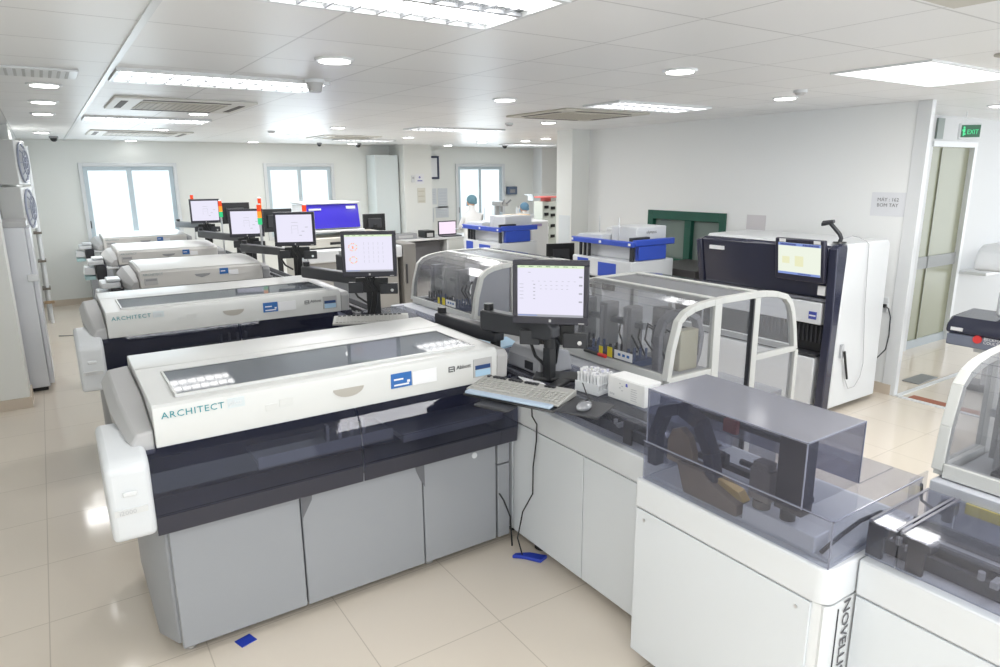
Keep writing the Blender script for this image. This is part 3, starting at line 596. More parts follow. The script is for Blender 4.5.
# ------------------------------------------------------------------ glazed enclosures
def enclosure(y0, y1, label, group, grey_end=False, bx0=2.47):
    t = thing('glazed_enclosure', (2.68, y0, 0), label, 'enclosure', group)
    zb = .97
    arcL = [(2.68, zb), (2.705, 1.14), (2.75, 1.295), (2.80, 1.34), (2.87, 1.365), (2.95, 1.378), (3.04, 1.385), (3.11, 1.388)]
    arcR = [(3.41, 1.388), (3.51, 1.385), (3.62, 1.372), (3.72, 1.345), (3.775, 1.30), (3.81, 1.235), (3.845, 1.12), (3.873, .98)]
    for yy, nm in ((y0, 'near_frame'), (y1 - .04, 'far_frame')):
        m = MB(); m.band(arcL, -.035, 'y', yy, yy + .04); m.band(arcR, -.035, 'y', yy, yy + .04)
        m.box(3.10, 3.42, yy, yy + .04, 1.353, 1.389)
        m.box(3.045, 3.105, yy, yy + .038, .87, 1.352); m.box(3.405, 3.455, yy, yy + .038, .10, 1.352)
        m.box(2.70, 3.044, yy + .001, yy + .039, .945, .985); m.box(3.456, 3.85, yy + .001, yy + .039, .965, 1.0); m.box(3.85, 3.885, yy, yy + .04, .10, .97)
        m.build(nm, ALU, t, bevel=.003)
        P = mat('grey_end_panel', (.30, .31, .345), .35) if grey_end and yy == y0 else CLEARA
        m = MB(); m.prism([(2.735, .986), (2.75, 1.14), (2.785, 1.27), (2.83, 1.31), (2.9, 1.332), (3.044, 1.35), (3.044, .986)], 'y', yy + .018, yy + .022); m.build('end_pane', P, t)
        m = MB(); m.prism([(3.456, 1.35), (3.60, 1.335), (3.70, 1.31), (3.75, 1.26), (3.78, 1.20), (3.82, 1.0), (3.456, 1.0)], 'y', yy + .018, yy + .022); m.build('end_pane', CLEARA, t)
        MB().box(3.106, 3.404, yy + .018, yy + .022, .10, 1.352).build('end_pane', CLEARA, t)
        MB().box(3.456, 3.85, yy + .018, yy + .022, .10, .965).build('end_pane', CLEARA, t)
    MB().box(3.392, 3.404, y0 + .002, y0 + .03, .12, 1.35).build('door_seal', DGREY, t)
    for q in ((3.04, 3.09, 1.36, 1.389), (3.42, 3.47, 1.36, 1.389), (2.68, 2.712, .945, 1.0), (3.846, 3.876, .96, 1.0)): MB().box(q[0], q[1], y0 + .041, y1 - .041, q[2], q[3]).build('beam', ALU, t, bevel=.003)
    m = MB(); m.band([(2.69, 1.0)] + arcL[1:-1], -.005, 'y', y0 + .041, y1 - .041); m.build('hood', acrylic('hood_smoke', (.86, .865, .88), .05, .07, .10, (.55, .55, .57)), t, smooth=60)
    m = MB(); m.band(arcR[1:], -.005, 'y', y0 + .041, y1 - .041); m.build('rear_hood', CLEARA, t, smooth=60)
    MB().box(3.091, 3.419, y0 + .041, y1 - .041, 1.374, 1.379).build('roof_pane', acrylic('roof_smoke', (.55, .56, .6), .06, .15, .6, (.36, .37, .40)), t)
    # deck, body and machinery
    m = MB().box(bx0, 3.09, y0 + .02, y1 - .02, .06, .94); m.build('body', mat('body_grey_blue', (.50, .52, .57), .4), t, bevel=.004)
    MB().box(3.12, 3.84, y0 + .06, y1 - .05, .06, .70).build('bench', mat('bench_white', (.42, .43, .46), .4), t, bevel=.004)
    MB().box(3.15, 3.45, y0 + .12, y0 + .42, .70, .76).build('tray', MGREY, t, bevel=.004)
    MB().box(2.72, 3.09, y0 + .05, y1 - .05, .945, .96).build('deck', mat('deck_pale', (.45, .46, .48), .4), t)
    cy = y0 + .18
    m = MB(); m.band([(2.80, .96), (2.80, 1.17), (2.84, 1.26), (2.93, 1.30), (3.04, 1.30), (3.14, 1.25), (3.19, 1.13), (3.17, 1.0), (3.12, .90), (3.12, .72)], -.035, 'y', cy, cy + .05); m.build('robot_arch', mat('arch_grey', (.26, .26, .28), .35), t, bevel=.004)
    MB().box(2.90, 3.05, cy - .07, cy - .01, .962, 1.20).build('sample_module', mat('pale_yellow_plastic', (.52, .49, .35), .5), t, bevel=.006)
    MB().box(3.00, 3.09, cy + .15, cy + .25, .962, 1.28).build('module_column', LGREY, t, bevel=.006)
    L = y1 - y0
    MB().box(2.86, 2.90, y0 + L * .35, y1 - .1, 1.17, 1.20).build('gantry', METAL, t)
    for k in range(3):
        yy = y0 + L * (.42 + .2 * k)
        MB().box(2.83, 2.93, yy, yy + .07, 1.02, 1.29).cyl((2.82, yy + .035, .98), (2.82, yy + .035, 1.27), .012, 10).build('pipettor', LGREY if k < 2 else MGREY, t, bevel=.004)
    for k in range(4):
        yy = y0 + L * (.30 + .15 * k)
        m = MB(); m.box(2.74, 2.90, yy, yy + .10, .962, 1.0)
        for i in range(3):
            for j in range(2): m.cyl((2.77 + .05 * i, yy + .03 + .045 * j, 1.0), (2.77 + .05 * i, yy + .03 + .045 * j, 1.06), .008, 8)
        m.build('tube_carrier', DGREY if k % 2 else mat('dull_blue', (.10, .15, .32), .5), t)
    m = MB()
    for k in range(7):
        yy = y0 + L * .18 + .055 * k; m.tube([(2.88 + .02 * (k % 3), yy, 1.0), (2.84, yy + .03, 1.12), (2.90, yy + .07, 1.20), (2.98, yy + .05, 1.15)], .006, 6)
    m.build('cable_bundle', DGREY, t)
    # stickers on the hood
    MB().box(2.683, 2.686, y0 + L * .50, y0 + L * .53, 1.01, 1.06).box(2.683, 2.686, y0 + L * .42, y0 + L * .46, 1.01, 1.07).build('yellow_sticker', YEL, t)
    m = MB(); m.m = 0; m.box(2.682, 2.686, y0 + L * .26, y0 + L * .40, 1.015, 1.065); m.m = 1
    for k in range(3): m.box(2.681, 2.682, y0 + L * (.28 + .035 * k), y0 + L * (.30 + .035 * k), 1.035, 1.05)
    m.build('white_sticker', [PAPER, BLUEST], t)
    return t
E2 = enclosure(2.40, 3.44, 'long aluminium framed glazed enclosure behind the large monitor and white carton', 'glazed track enclosures')
E1 = enclosure(4.40, 5.50, 'farther glazed enclosure with a grey end panel, between the two front monitors', 'glazed track enclosures', True)
E3 = enclosure(-.02, 1.07, 'glazed enclosure cut by the right edge of the view', 'glazed track enclosures', bx0=2.64)
for ya, yb, lb in ((3.50, 4.34, 'grey bridging cabinet between the two glazed enclosures'), (1.13, 2.34, 'low grey connecting duct between the right edge enclosure and the next')):
    if ya > 3:
        t = thing('bridge_cabinet', (2.47, ya, 0), lb, 'cabinet'); MB().box(2.47, 3.3, ya, yb, .06, .93).build('body', mat('body_grey_blue', (.5, .52, .57), .4), t, bevel=.006)
        MB().box(2.49, 3.28, ya + .02, yb - .02, .93, .985).build('top', MGREY, t, bevel=.008)
        MB().box(2.464, 2.47, ya + .1, ya + .3, .6, .8).build('vent', DGREY, t)
# small things on E2 rail and E3 details
t = thing('marker_pen', (2.665, 2.96, 1.0), 'black and red marker lying on the front rail of the glazed enclosure', 'marker')
MB().cyl((2.665, 2.93, 1.012), (2.665, 3.06, 1.012), .011, 12).build('barrel', BLACK, t); MB().cyl((2.665, 2.87, 1.012), (2.665, 2.93, 1.012), .012, 12).build('cap', REDM, t)
t = thing('clear_splash_guard', (2.6, .98, .9), 'small clear splash guard under the rail of the right edge enclosure', 'guard')
MB().box(2.55, 2.68, 1.075, 1.081, .86, .955).build('sheet', CLEARA, t)
MB().box(2.56, 2.61, .93, .98, .86, .90).cyl((2.585, .955, .83), (2.585, .955, .86), .018, 12).build('bracket', BLACK, t)
MB().tube([(2.60, 1.06, .93), (2.57, 1.04, .88), (2.57, .99, .86), (2.58, .96, .85)], .006).build('hose', BLACK, t)
MB().box(2.632, 2.639, .80, .92, .86, .90).build('warning_label', YEL, E3)
tag(MB().box(2.28, 2.38, .50, .66, .926, .96).build('reagent_tray', BLUE, bevel=.004), 'blue plastic tray beneath the bottom right cover', 'tray')

# ------------------------------------------------------------------ monitors on poles
def monitor(loc, rz, label, w=.39, kind=0):
    """screen centre at local origin, facing -y"""
    t = thing('monitor', (0, 0, 0), label, 'monitor', 'flat monitors on black poles')
    h = w * .845
    m = MB(); e = .026
    for q in ((-w / 2, w / 2, -h / 2, -h / 2 + e * 1.5), (-w / 2, w / 2, h / 2 - e, h / 2), (-w / 2, -w / 2 + e, -h / 2 + e * 1.5, h / 2 - e), (w / 2 - e, w / 2, -h / 2 + e * 1.5, h / 2 - e)): m.box(q[0], q[1], -.018, .012, q[2], q[3])
    m.box(-w / 2, w / 2, .0121, .03, -h / 2, h / 2); m.box(-w * .32, w * .32, .0301, .06, -h * .32, h * .32)
    m.build('housing', mat('monitor_charcoal', (.030, .030, .042), .35), t, bevel=.004)
    sw, sb, st = w / 2 - e, -h / 2 + e * 1.5, h / 2 - e
    m = MB(); m.m = 0; m.box(-sw, sw, -.012, .0, sb, st)
    def R(k, a, b_, c, d_): m.m = k; m.box(-sw + 2 * sw * a, -sw + 2 * sw * b_, -.0128, -.0121, st - (st - sb) * d_, st - (st - sb) * c)
    sh = st - sb
    if kind in (0, 1):
        R(2, 0, 1, 0, .05)
        for k in range(7): R(3, .04 + .13 * k, .11 + .13 * k, .012, .03)
        R(1, 0, 1, .955, 1); R(4, .01, .3, .965, .985)
    if kind == 0:
        R(1, .16, .2, .13, .14)
        for k in range(8): R(1, .22 + .09 * k, .25 + .09 * k, .30, .306)
        for j in range(5):
            R(1, .03, .09, .36 + .07 * j, .367 + .07 * j)
            R(1, .24, .27, .36 + .07 * j, .375 + .07 * j)
        for j in range(2):
            for k in range(6): R(1, .34 + .08 * k, .37 + .08 * k, .38 + .07 * j, .386 + .07 * j)
        for j in range(4): R(1, .93, .98, .2 + .16 * j, .23 + .16 * j)
    elif kind == 1:
        for k in range(14):
            a = 2 * PI * k / 14
            for cx, cz, r in ((.17, .33, .085), (.17, .68, .075)):
                x, z = cx + r * math.cos(a), cz + r * 1.15 * math.sin(a); R(5 if k % 3 else 2, x - .012, x + .012, z - .013, z + .013)
            R(5, .15 + .004 * (k % 4), .17 + .006 * (k % 5), .30 + .005 * k, .31 + .005 * k)
        for i in range(5):
            for j in range(5): R(1, .40 + .1 * i, .404 + .1 * i, .2 + .12 * j, .28 + .12 * j)
    else:
        R(1, .42, .6, .28, .29)
        for q in ((.42, .6, .40, .41), (.42, .425, .40, .7), (.595, .6, .40, .7), (.45, .57, .52, .525), (.7, .78, .6, .62), (.8, .88, .45, .47), (.62, .7, .75, .77)): R(1, *q)
    m.build('screen', [E_SCR, E_SCRG, E_SCRV, emit('screen_dkgreen', (.2, .35, .2), .5), E_SCRB, E_SCRR], t, smooth=0)
    m = MB().box(-.006, .006, -.0195, -.0181, -h / 2 + .012, -h / 2 + .026).box(w / 2 - .05, w / 2 - .02, -.0195, -.0181, -h / 2 + .006, -h / 2 + .011); m.build('badge', LGREY, t)
    # mount: pole, clamp, cables
    zf = (1.018 if loc[1] < 5.1 else .968) - loc[2]
    m = MB().box(-.045, -.005, .085, .125, zf, -.02).box(-.12, .12, .07, .10, -h / 2 - .13, -h / 2 - .02).box(-.03, .04, .06, .09, -.1, .08); m.build('pole', BLACK, t, bevel=.004)
    MB().box(-.17, -.06, .05, .09, -h / 2 - .13, -h / 2 - .05).build('bracket_plate', DGREY, t, bevel=.005); MB().box(.06, .19, .05, .09, -h / 2 - .14, -h / 2 - .06).build('bracket_plate', DGREY, t, bevel=.005)
    MB().cyl((.15, .044, -h / 2 - .11), (.15, .05, -h / 2 - .11), .012, 14).build('bracket_knob', CHROME, t)
    m = MB()
    for k in range(3): m.tube([(-.04 + .035 * k, .03, -h / 2 + .01), (-.02 + .01 * k, .035, -h / 2 - .05), (.015 + .012 * k, .04, -h / 2 - .12), (.0 + .012 * k, .05, -h / 2 - .22), (-.02 + .01 * k, .06, zf + .04)], .009, 8)
    m.build('cables', BLACK, t)
    MB().box(-.09, .14, .0, .14, zf - .012, zf + .006).build('foot_plate', BLACK, t, bevel=.004)
    t.location = loc; t.rotation_euler = (0, 0, rz)
    return t
def rzf(dx, dy): return math.atan2(dx, -dy)      # local -y turned to face (dx, dy)
monitor((2.10, 2.685, 1.482), rzf(-.70, -.71), 'large monitor nearest the camera showing a pale table, above the keyboard')
monitor((1.91, 4.57, 1.52), rzf(-.50, -.86), 'monitor showing two round orange charts, behind the nearest analyser', kind=1)
monitor((2.02, 6.66, 1.567), rzf(-.42, -.9), 'monitor third from the front, left of the blue-violet hood', kind=2)
monitor((1.98, 8.40, 1.534), rzf(-.30, -.95), 'monitor fourth from the front, behind a red, orange and green beacon', kind=2)
monitor((2.03, 11.1, 1.566), rzf(-.18, -.98), 'farthest lit monitor, left end of the group', w=.425, kind=2)

def boom(p0, p1, label, h=.085):
    d = (Vector(p1) - Vector(p0)); L = d.length; rz = math.atan2(d.y, d.x)
    t = thing('swing_arm', (0, 0, 0), label, 'support arm', 'black support arms along the track')
    m = MB(); m.prism([(0, -h / 2), (.02, -h / 2 - .01), (L * .9, -h / 2 + .01), (L, -h / 4), (L, h / 4), (L * .93, h / 2), (.02, h / 2), (0, h / 2 - .01)], 'y', -.035, .035); m.build('beam', DGREY, t, bevel=.008)
    MB().cyl((.04, 0, h / 2), (.04, 0, h / 2 + .035), .028, 18).build('pivot', BLACK, t)
    MB().cyl((L - .04, 0, -h / 2 - .03), (L - .04, 0, h / 2), .03, 18).build('joint', BLACK, t)
    m = MB(); m.tube([(L * .65, 0, -h / 2), (L * .68, .01, -h / 2 - .06), (L * .72, .01, -h / 2 - .10), (L * .85, .0, -h / 2 - .13)], .009); m.build('cable', BLACK, t)
    m = MB().box(L - .07, L - .02, -.025, .025, (1.006 if p1[1] < 5.1 else .955) - p0[2], -h / 2 - .031); m.build('post', BLACK, t, bevel=.004)
    t.location = p0; t.rotation_euler = (0, 0, rz)
boom((2.02, 3.20, 1.27), (2.12, 2.66, 1.27), 'black support arm behind the large monitor nearest the camera', .11)
boom((2.03, 3.76, 1.17), (2.06, 3.10, 1.17), 'black support arm between the two nearest monitors', .09)
boom((1.80, 5.75, 1.275), (2.05, 4.74, 1.275), 'black support arm left of the monitor with the round charts', .09)
boom((1.80, 7.9, 1.30), (2.12, 6.84, 1.30), 'black support arm below the third monitor')
boom((1.75, 10.1, 1.31), (2.10, 8.58, 1.31), 'black support arm below the fourth monitor')
boom((1.80, 12.3, 1.32), (2.12, 11.28, 1.32), 'black support arm below the farthest lit monitor')

def beacon(x, y, ztop, label, zb=.872):
    t = thing('signal_tower', (x, y, zb), label, 'signal light', 'red, orange and green signal towers')
    r = .024
    MB().cyl((x, y, zb), (x, y, ztop - .24), .011, 12).build('pole', METAL, t)
    for k, (m, nm) in enumerate(((E_GRN, 'green_lens'), (E_ORA, 'orange_lens'), (E_RED, 'red_lens'))):
        MB().cyl((x, y, ztop - .24 + .075 * k + .002), (x, y, ztop - .24 + .075 * (k + 1)), r, 16).build(nm, m, t)
    MB().cyl((x, y, ztop - .014), (x, y, ztop), r, 16, .014).build('cap', PAPER, t)
beacon(2.03, 12.1, 1.80, 'signal tower at the left side of the farthest lit monitor')
beacon(2.05, 10.1, 1.76, 'signal tower at the right side of the farthest lit monitor')
beacon(2.05, 8.05, 1.77, 'large signal tower right in front of the fourth monitor')
beacon(2.60, 10.15, 1.78, 'signal tower mostly hidden behind the larger one at the fourth monitor', 0)
beacon(2.43, 7.6, 1.77, 'signal tower beside the blue-violet hood, above the third monitor')

def back_monitor(x, y, z, w, label, rz=0, zb=.955):
    t = thing('computer_screen', (0, 0, 0), label, 'monitor', 'black screens seen from behind'); h = w * .72
    MB().box(-w / 2, w / 2, 0, .03, -h / 2, h / 2).build('housing', BLACK, t, bevel=.006)
    MB().box(-w * .3, w * .3, -.025, 0, -h * .3, h * .25).build('rear_bulge', DGREY, t, bevel=.01)
    m = MB().box(-.03, .03, -.04, -.01, zb - z + .01, -h * .1).box(-.11, .11, -.10, .06, zb - z, zb - z + .012); m.build('stand', BLACK, t)
    t.location = (x, y, z); t.rotation_euler = (0, 0, rz)
back_monitor(2.33, 10.5, 1.55, .42, 'black screen seen from behind, right of the farthest lit monitor')
back_monitor(2.56, 9.2, 1.50, .42, 'black screen seen from behind, between the third and fourth monitors', zb=0)
back_monitor(4.62, 10.75, 1.30, .40, 'black screen seen from behind, right of the blue-violet hood', zb=0)
back_monitor(5.72, 7.1, 1.02, .40, 'black screen seen from behind, at the foot of the right column', -.3, zb=0)

# ------------------------------------------------------------------ keyboard, tray and mouse
t = thing('keyboard_tray', (1.9, 2.55, .98), 'dark keyboard tray with a blue wrist pad, under the pale keyboard', 'tray')
kx = Vector((.217, -.474, 0)).normalized(); ky = Vector((-kx.y, kx.x, 0))  # ky points away from the typist
K0 = Vector((1.545, 2.665, 1.07))
def KM(dz=0): return Matrix(((kx.x, ky.x, 0, K0.x), (kx.y, ky.y, 0, K0.y), (0, 0, 1, K0.z + dz), (0, 0, 0, 1)))
MB().box(.01, .50, .0, .24, -.03, -.0185).xf(KM()).build('plate', BLACK, t, bevel=.008)
MB().box(.02, .48, .0, .044, -.0175, -.002).xf(KM()).build('wrist_pad', mat('grey_blue_pad', (.36, .45, .56), .5), t, bevel=.008)
MB().box(.50, .70, .02, .22, -.03, -.018).xf(KM()).build('mouse_platform', DGREY, t, bevel=.008)
MB().box(.12, .30, -.07, .06, -.045, -.0305).xf(KM()).build('under_bracket', DGREY, t, bevel=.006)
MB().box(.28, .34, .20, .50, -.05, -.031).xf(KM()).build('support_arm', BLACK, t, bevel=.004)
t = thing('keyboard', (1.9, 2.55, 1.04), 'pale grey full size keyboard on the tray below the large monitor', 'keyboard', 'keyboards')
MB().prism([(.045, 0), (.045, .012), (.235, .032), (.24, 0)], 'x', .0, .50).xf(KM(-.016)).build('case', mat('keyboard_grey', (.36, .36, .345), .5), t, bevel=.005)
m = MB(); m2 = MB()
def key(mm, a, b_, row):
    y = .062 + row * .0235; z = .012 + (y - .045) * .105
    mm.box(a, b_ - .0035, y, y + .019, z, z + .008)
for r in range(5):
    n = 15
    if r == 0:
        key(m, .02, .08, 0); key(m, .08, .24, 0); key(m, .24, .325, 0)
    else:
        for k in range(n): key(m, .02 + k * .0203 + (r % 2) * .003, .02 + (k + 1) * .0203 + (r % 2) * .003, r)
    for k in range(3): key(m if r in (0, 3, 4) else m, .345 + k * .0175, .345 + (k + 1) * .0175, r)
    for k in range(4): key(m, .405 + k * .0215, .405 + (k + 1) * .0215, r)
for a, k in ((.02, 1), (.055, 4), (.145, 4), (.235, 4), (.345, 3)):
    for i in range(k): key(m2, a + i * .019, a + (i + 1) * .019, 6.0)
m.xf(KM(-.016)).build('keys', mat('key_grey', (.42, .42, .40), .5), t); m2.xf(KM(-.016)).build('function_keys', DGREY, t)
t = thing('computer_mouse', (2.0, 2.22, 1.03), 'silver and black mouse right of the pale keyboard', 'mouse')
MB().ball((.60, .10, -.008), .032, .055, .022).xf(KM()).build('shell', mat('mouse_silver', (.30, .31, .33), .25, .3), t)
MB().box(.598, .602, .11, .14, .008, .0155).xf(KM()).build('wheel', BLACK, t)
MB().tube([(.60, .15, -.01), (.59, .20, -.012), (.54, .26, -.01), (.50, .30, .03)], .003).xf(KM()).build('cord', BLACK, t)
# second keyboard
t = thing('keyboard', (0, 0, 0), 'pale grey keyboard below the monitor with the round charts', 'keyboard', 'keyboards')
MB().prism([(0, 0), (0, .012), (.19, .032), (.195, 0)], 'x', 0, .52).build('case', mat('keyboard_grey', (.5, .5, .47), .5), t, bevel=.004)
m = MB(); m2 = MB()
for r in range(5):
    for k in range(20): m.box(.02 + k * .0245, .0405 + k * .0245, .02 + r * .026, .041 + r * .026, .012 + r * .0026, .022 + r * .0026)
for k in range(14): m2.box(.03 + k * .032, .052 + k * .032, .16, .176, .028, .036)
m.build('keys', mat('key_grey', (.6, .6, .56), .5), t); m2.build('function_keys', DGREY, t)
t.location = (1.53, 4.36, 1.075); t.rotation_euler = (0, 0, -.42)
t = thing('keyboard_tray', (1.9, 4.5, 1.0), 'dark keyboard tray under the keyboard behind the nearest analyser', 'tray')
MB().box(1.62, 2.1, 4.12, 4.42, 1.035, 1.05).build('plate', BLACK, t, bevel=.006); MB().box(2.04, 2.09, 4.2, 4.28, 1.002, 1.034).build('support_arm', BLACK, t)

# tube rack and carton
t = thing('tube_rack', (2.16, 2.45, 1.0), 'white rack filled with clear sample tubes, left of the white carton', 'tube rack')
dx = Vector((.145, .0, 0)); M = Matrix.Translation((2.15, 2.36, 1.001)) @ Matrix.Rotation(.18, 4, 'Z')
MB().box(0, .13, 0, .15, 0, .022).box(.006, .124, .006, .144, .045, .052).box(.0, .006, 0, .15, .022, .055).box(.124, .13, 0, .15, .022, .055).xf(M).build('tray', WHITEP, t, bevel=.002)
caps = [mat('cap_yellow', (.6, .6, .1), .4), PAPER, mat('cap_lilac', (.6, .6, .72), .4)]
for i in range(6):
    for j in range(7):
        x, y = .014 + i * .0205, .014 + j * .0205; h = .085 + .02 * random.random()
        tb = MB().cyl((x, y, .022), (x, y, h), .0065, 8).xf(M).build('tube', mat('tube_white', (.72, .74, .76), .3), t)
        MB().cyl((x, y, h + .0003), (x, y, h + .012), .0078, 8).xf(M).build('tube_cap', caps[0] if (i == 4 and j == 5) else caps[1 + (i * j) % 2], tb)
t = thing('carton', (2.25, 2.22, 1.0), 'white cardboard carton with small printed marks, on the smoked track cover', 'box')
M = Matrix.Translation((2.205, 2.105, 1.001)) @ Matrix.Rotation(.05, 4, 'Z')
bx_ = MB().box(0, .115, 0, .235, 0, .108).xf(M).build('body', mat('carton_white', (.82, .83, .83), .5), t, bevel=.003)
MB().box(.004, .111, .002, .233, .1083, .111).xf(M).build('lid_flap', mat('carton_white', (.8, .8, .8), .5), t)
m = MB(); m.m = 0; m.prism([(.105, .078), (.118, .078), (.118, .092), (.108, .094)], 'x', -.0015, 0); m.m = 1
for k in range(6): m.box(-.0012, 0, .045 + .004 * (k % 2), .085, .018 + .011 * k, .021 + .011 * k)
for k in range(4): m.box(-.0012, 0, .135 + .015 * (k % 2), .145 + .015 * (k % 2), .05 + .011 * k, .055 + .011 * k)
for k in range(3): m.box(-.0012, 0, .19 + .012 * k, .197 + .012 * k, .018, .028)
m.xf(M).build('printed_marks', [mat('blue_print', (.08, .10, .5), .5), mat('light_print', (.55, .56, .58), .6)], t)
# pale blue folder and grey printer-like unit behind the nearest analyser
t = thing('label_unit', (2.1, 2.95, 1.0), 'grey rounded unit beneath the pale blue sheet, right of the nearest analyser lid', 'device')
m = MB(); m.prism([(2.12, 1.002), (2.12, 1.08), (2.16, 1.13), (2.26, 1.14), (2.33, 1.11), (2.35, 1.002)], 'y', 2.80, 3.10); m.build('housing', mat('unit_grey', (.36, .37, .40), .45), t, bevel=.008)
MB().box(2.113, 2.12, 2.86, 2.93, 1.02, 1.065).build('port', DGREY, t)
tag(MB().prism([(2.10, 3.44), (2.26, 3.20), (2.30, 3.38)], 'z', 1.075, 1.085).prism([(2.10, 3.44), (2.07, 3.16), (2.26, 3.20)], 'z', 1.075, 1.085).build('folder', PALEB), 'pale blue sheet lying behind the nearest analyser lid', 'folder')
t = tag(MB().prism([(1.96, 2.62), (2.04, 2.54), (2.06, 2.72), (2.02, 2.86)], 'z', 1.001, 1.005).build('paper_sheet', PAPER), 'white paper sheets lying between keyboard and monitor pole', 'paper')
# loose cables at the front corner
t = tag(MB().tube([(1.93, 2.62, .99), (1.945, 2.63, .86), (1.99, 2.65, .80), (1.995, 2.66, .70), (1.99, 2.68, .55), (1.98, 2.67, .40), (1.95, 2.72, .28), (1.93, 2.74, .12), (1.95, 2.72, .01)], .004).build('power_cord', BLACK), 'thin black cord hanging down the white cabinet below the keyboard', 'cord')
tag(MB().tube([(1.90, 2.875, .34), (1.92, 2.86, .30), (1.95, 2.84, .20), (1.955, 2.83, .02)], .005).build('power_cord', BLACK), 'short black cord at the lower right corner of the nearest analyser', 'cord')
tag(MB().prism([(1.93, 2.76), (2.0, 2.72), (2.06, 2.64), (2.0, 2.62), (1.95, 2.70), (1.90, 2.75)], 'z', 0, .02).build('blue_rag', BTAPE, bevel=.004), 'crumpled blue tape on the floor in the corner by the white cabinet', 'tape')
tag(MB().prism([(.46, 2.90), (.53, 2.92), (.55, 2.86), (.48, 2.84)], 'z', 0, .003).build('tape_piece', BTAPE), 'small piece of blue tape on the floor under the nearest analyser', 'tape')

# ------------------------------------------------------------------ big white and navy analyser
t = thing('floor_analyser', (5.5, 3.05, 0), 'tall white analyser with a navy hood and built-in touch screen, against the right wall', 'analyser')
m = MB(); m.prism([(5.47, .05), (5.49, .8), (5.50, 1.46), (5.53, 1.485), (6.15, 1.49), (6.19, 1.45), (6.22, .05)], 'y', 3.05, 4.50); m.build('body', WHITEM, t, bevel=.012)
m = MB(); m.prism([(5.37, .04), (5.468, .04), (5.488, .8), (5.52, 1.45), (5.50, 1.488), (5.40, 1.478), (5.36, 1.45), (5.39, .8)], 'y', 3.052, 3.13); m.build('front_frame', NAVY, t, bevel=.010)
m = MB(); m.prism([(5.44, 1.02), (5.52, 1.02), (5.50, 1.455), (5.395, 1.475), (5.36, 1.45)], 'y', 3.13, 4.44); m.build('hood', NAVY, t, bevel=.010)
m = MB(); m.prism([(5.42, .98), (5.52, .98), (5.44, 1.46), (5.34, 1.44)], 'y', 4.44, 4.50); m.build('hood_end', NAVY, t, bevel=.012)
MB().box(5.40, 5.49, 3.13, 4.47, .995, 1.018).build('hood_lip', mat('steel_lip', (.28, .29, .33), .25, .5), t)
MB().box(5.40, 5.488, 3.16, 4.45, .79, .985).build('upper_drawer', WHITEP, t, bevel=.012)
MB().box(5.46, 5.48, 3.13, 4.45, .54, .785).build('recess', BLACK, t)
m = MB()
for k in range(16): m.box(5.445, 5.46, 3.17 + .04 * k, 3.185 + .04 * k, .62, .77)
m.build('recess_ribs', DGREY, t)
MB().box(5.38, 5.478, 3.16, 4.45, .51, .535).build('shelf', DGREY, t)
for a, b_ in ((3.17, 3.78), (3.79, 4.44)): MB().box(5.38, 5.475, a, b_, .07, .50).build('cabinet_door', WHITEP, t, bevel=.012)
MB().box(5.5, 6.2, 3.15, 4.5, .0, .05).build('plinth', RUBBER, t)
m = MB().box(5.350, 5.375, 4.18, 4.34, 1.355, 1.39).build('name_plate', PAPER, t)
m = MB(); m.m = 0; m.box(5.393, 5.40, 3.20, 3.27, .835, .90); m.m = 1; m.box(5.391, 5.393, 3.205, 3.265, .86, .872); m.build('blue_badge', [mat('badge_blue', (.05, .07, .35), .4), PAPER], t)
MB().box(5.40, 5.425, 3.145, 3.215, 1.05, 1.13).build('instruction_sticker', PAPER, t)
sc = MB(); M = Matrix.Translation((5.335, 3.37, 1.345)) @ Matrix.Rotation(-.13, 4, 'Y')
hs = sc.box(-.015, .03, -.235, .225, -.19, .175).xf(M).build('screen_housing', mat('screen_navy', (.03, .03, .05), .3), t, bevel=.010)
m = MB(); m.m = 0; m.box(-.018, -.0151, -.205, .19, -.135, .14); 
for q in ((1, -.205, .19, .115, .14), (1, -.205, .19, -.135, -.115), (2, -.19, -.04, .118, .135), (2, .02, .17, .118, .135), (3, -.05, .03, -.06, .03), (3, .08, .15, -.04, .02), (2, -.12, .0, -.13, -.12)): m.m = q[0]; m.box(-.0188, -.0181, q[1], q[2], q[3], q[4])
m.xf(M).build('screen', [E_SCRC, E_SCRB, emit('screen_navyline', (.1, .12, .35), .5), emit('screen_yellow', (.75, .75, .5), .7)], hs, smooth=0)
for a in (-.20, .12): MB().box(-.018, -.0151, a, a + .06, .145, .172).xf(M).build('screen_sticker', PAPER, hs)
m = MB(); m.tube([(5.78, 3.045, 1.493), (5.80, 3.035, 1.47), (5.82, 3.032, 1.2), (5.85, 3.032, .9), (5.90, 3.032, .6), (5.93, 3.032, .40), (5.90, 3.03, .28), (5.82, 3.03, .20), (5.72, 3.03, .20), (5.65, 3.03, .30), (5.62, 3.03, .42), (5.60, 3.03, .54)], .003); m.build('scanner_cord', mat('cord_grey', (.42, .42, .44), .5), t)
m = MB(); m.box(5.55, 5.59, 3.03, 3.05, .50, .62).build('hook_strip', METAL, t)
m = MB(); m.tube([(5.59, 3.025, .56), (5.61, 3.022, .48), (5.65, 3.022, .36), (5.67, 3.022, .30)], .010); m.build('cord_sleeve', BLACK, t)
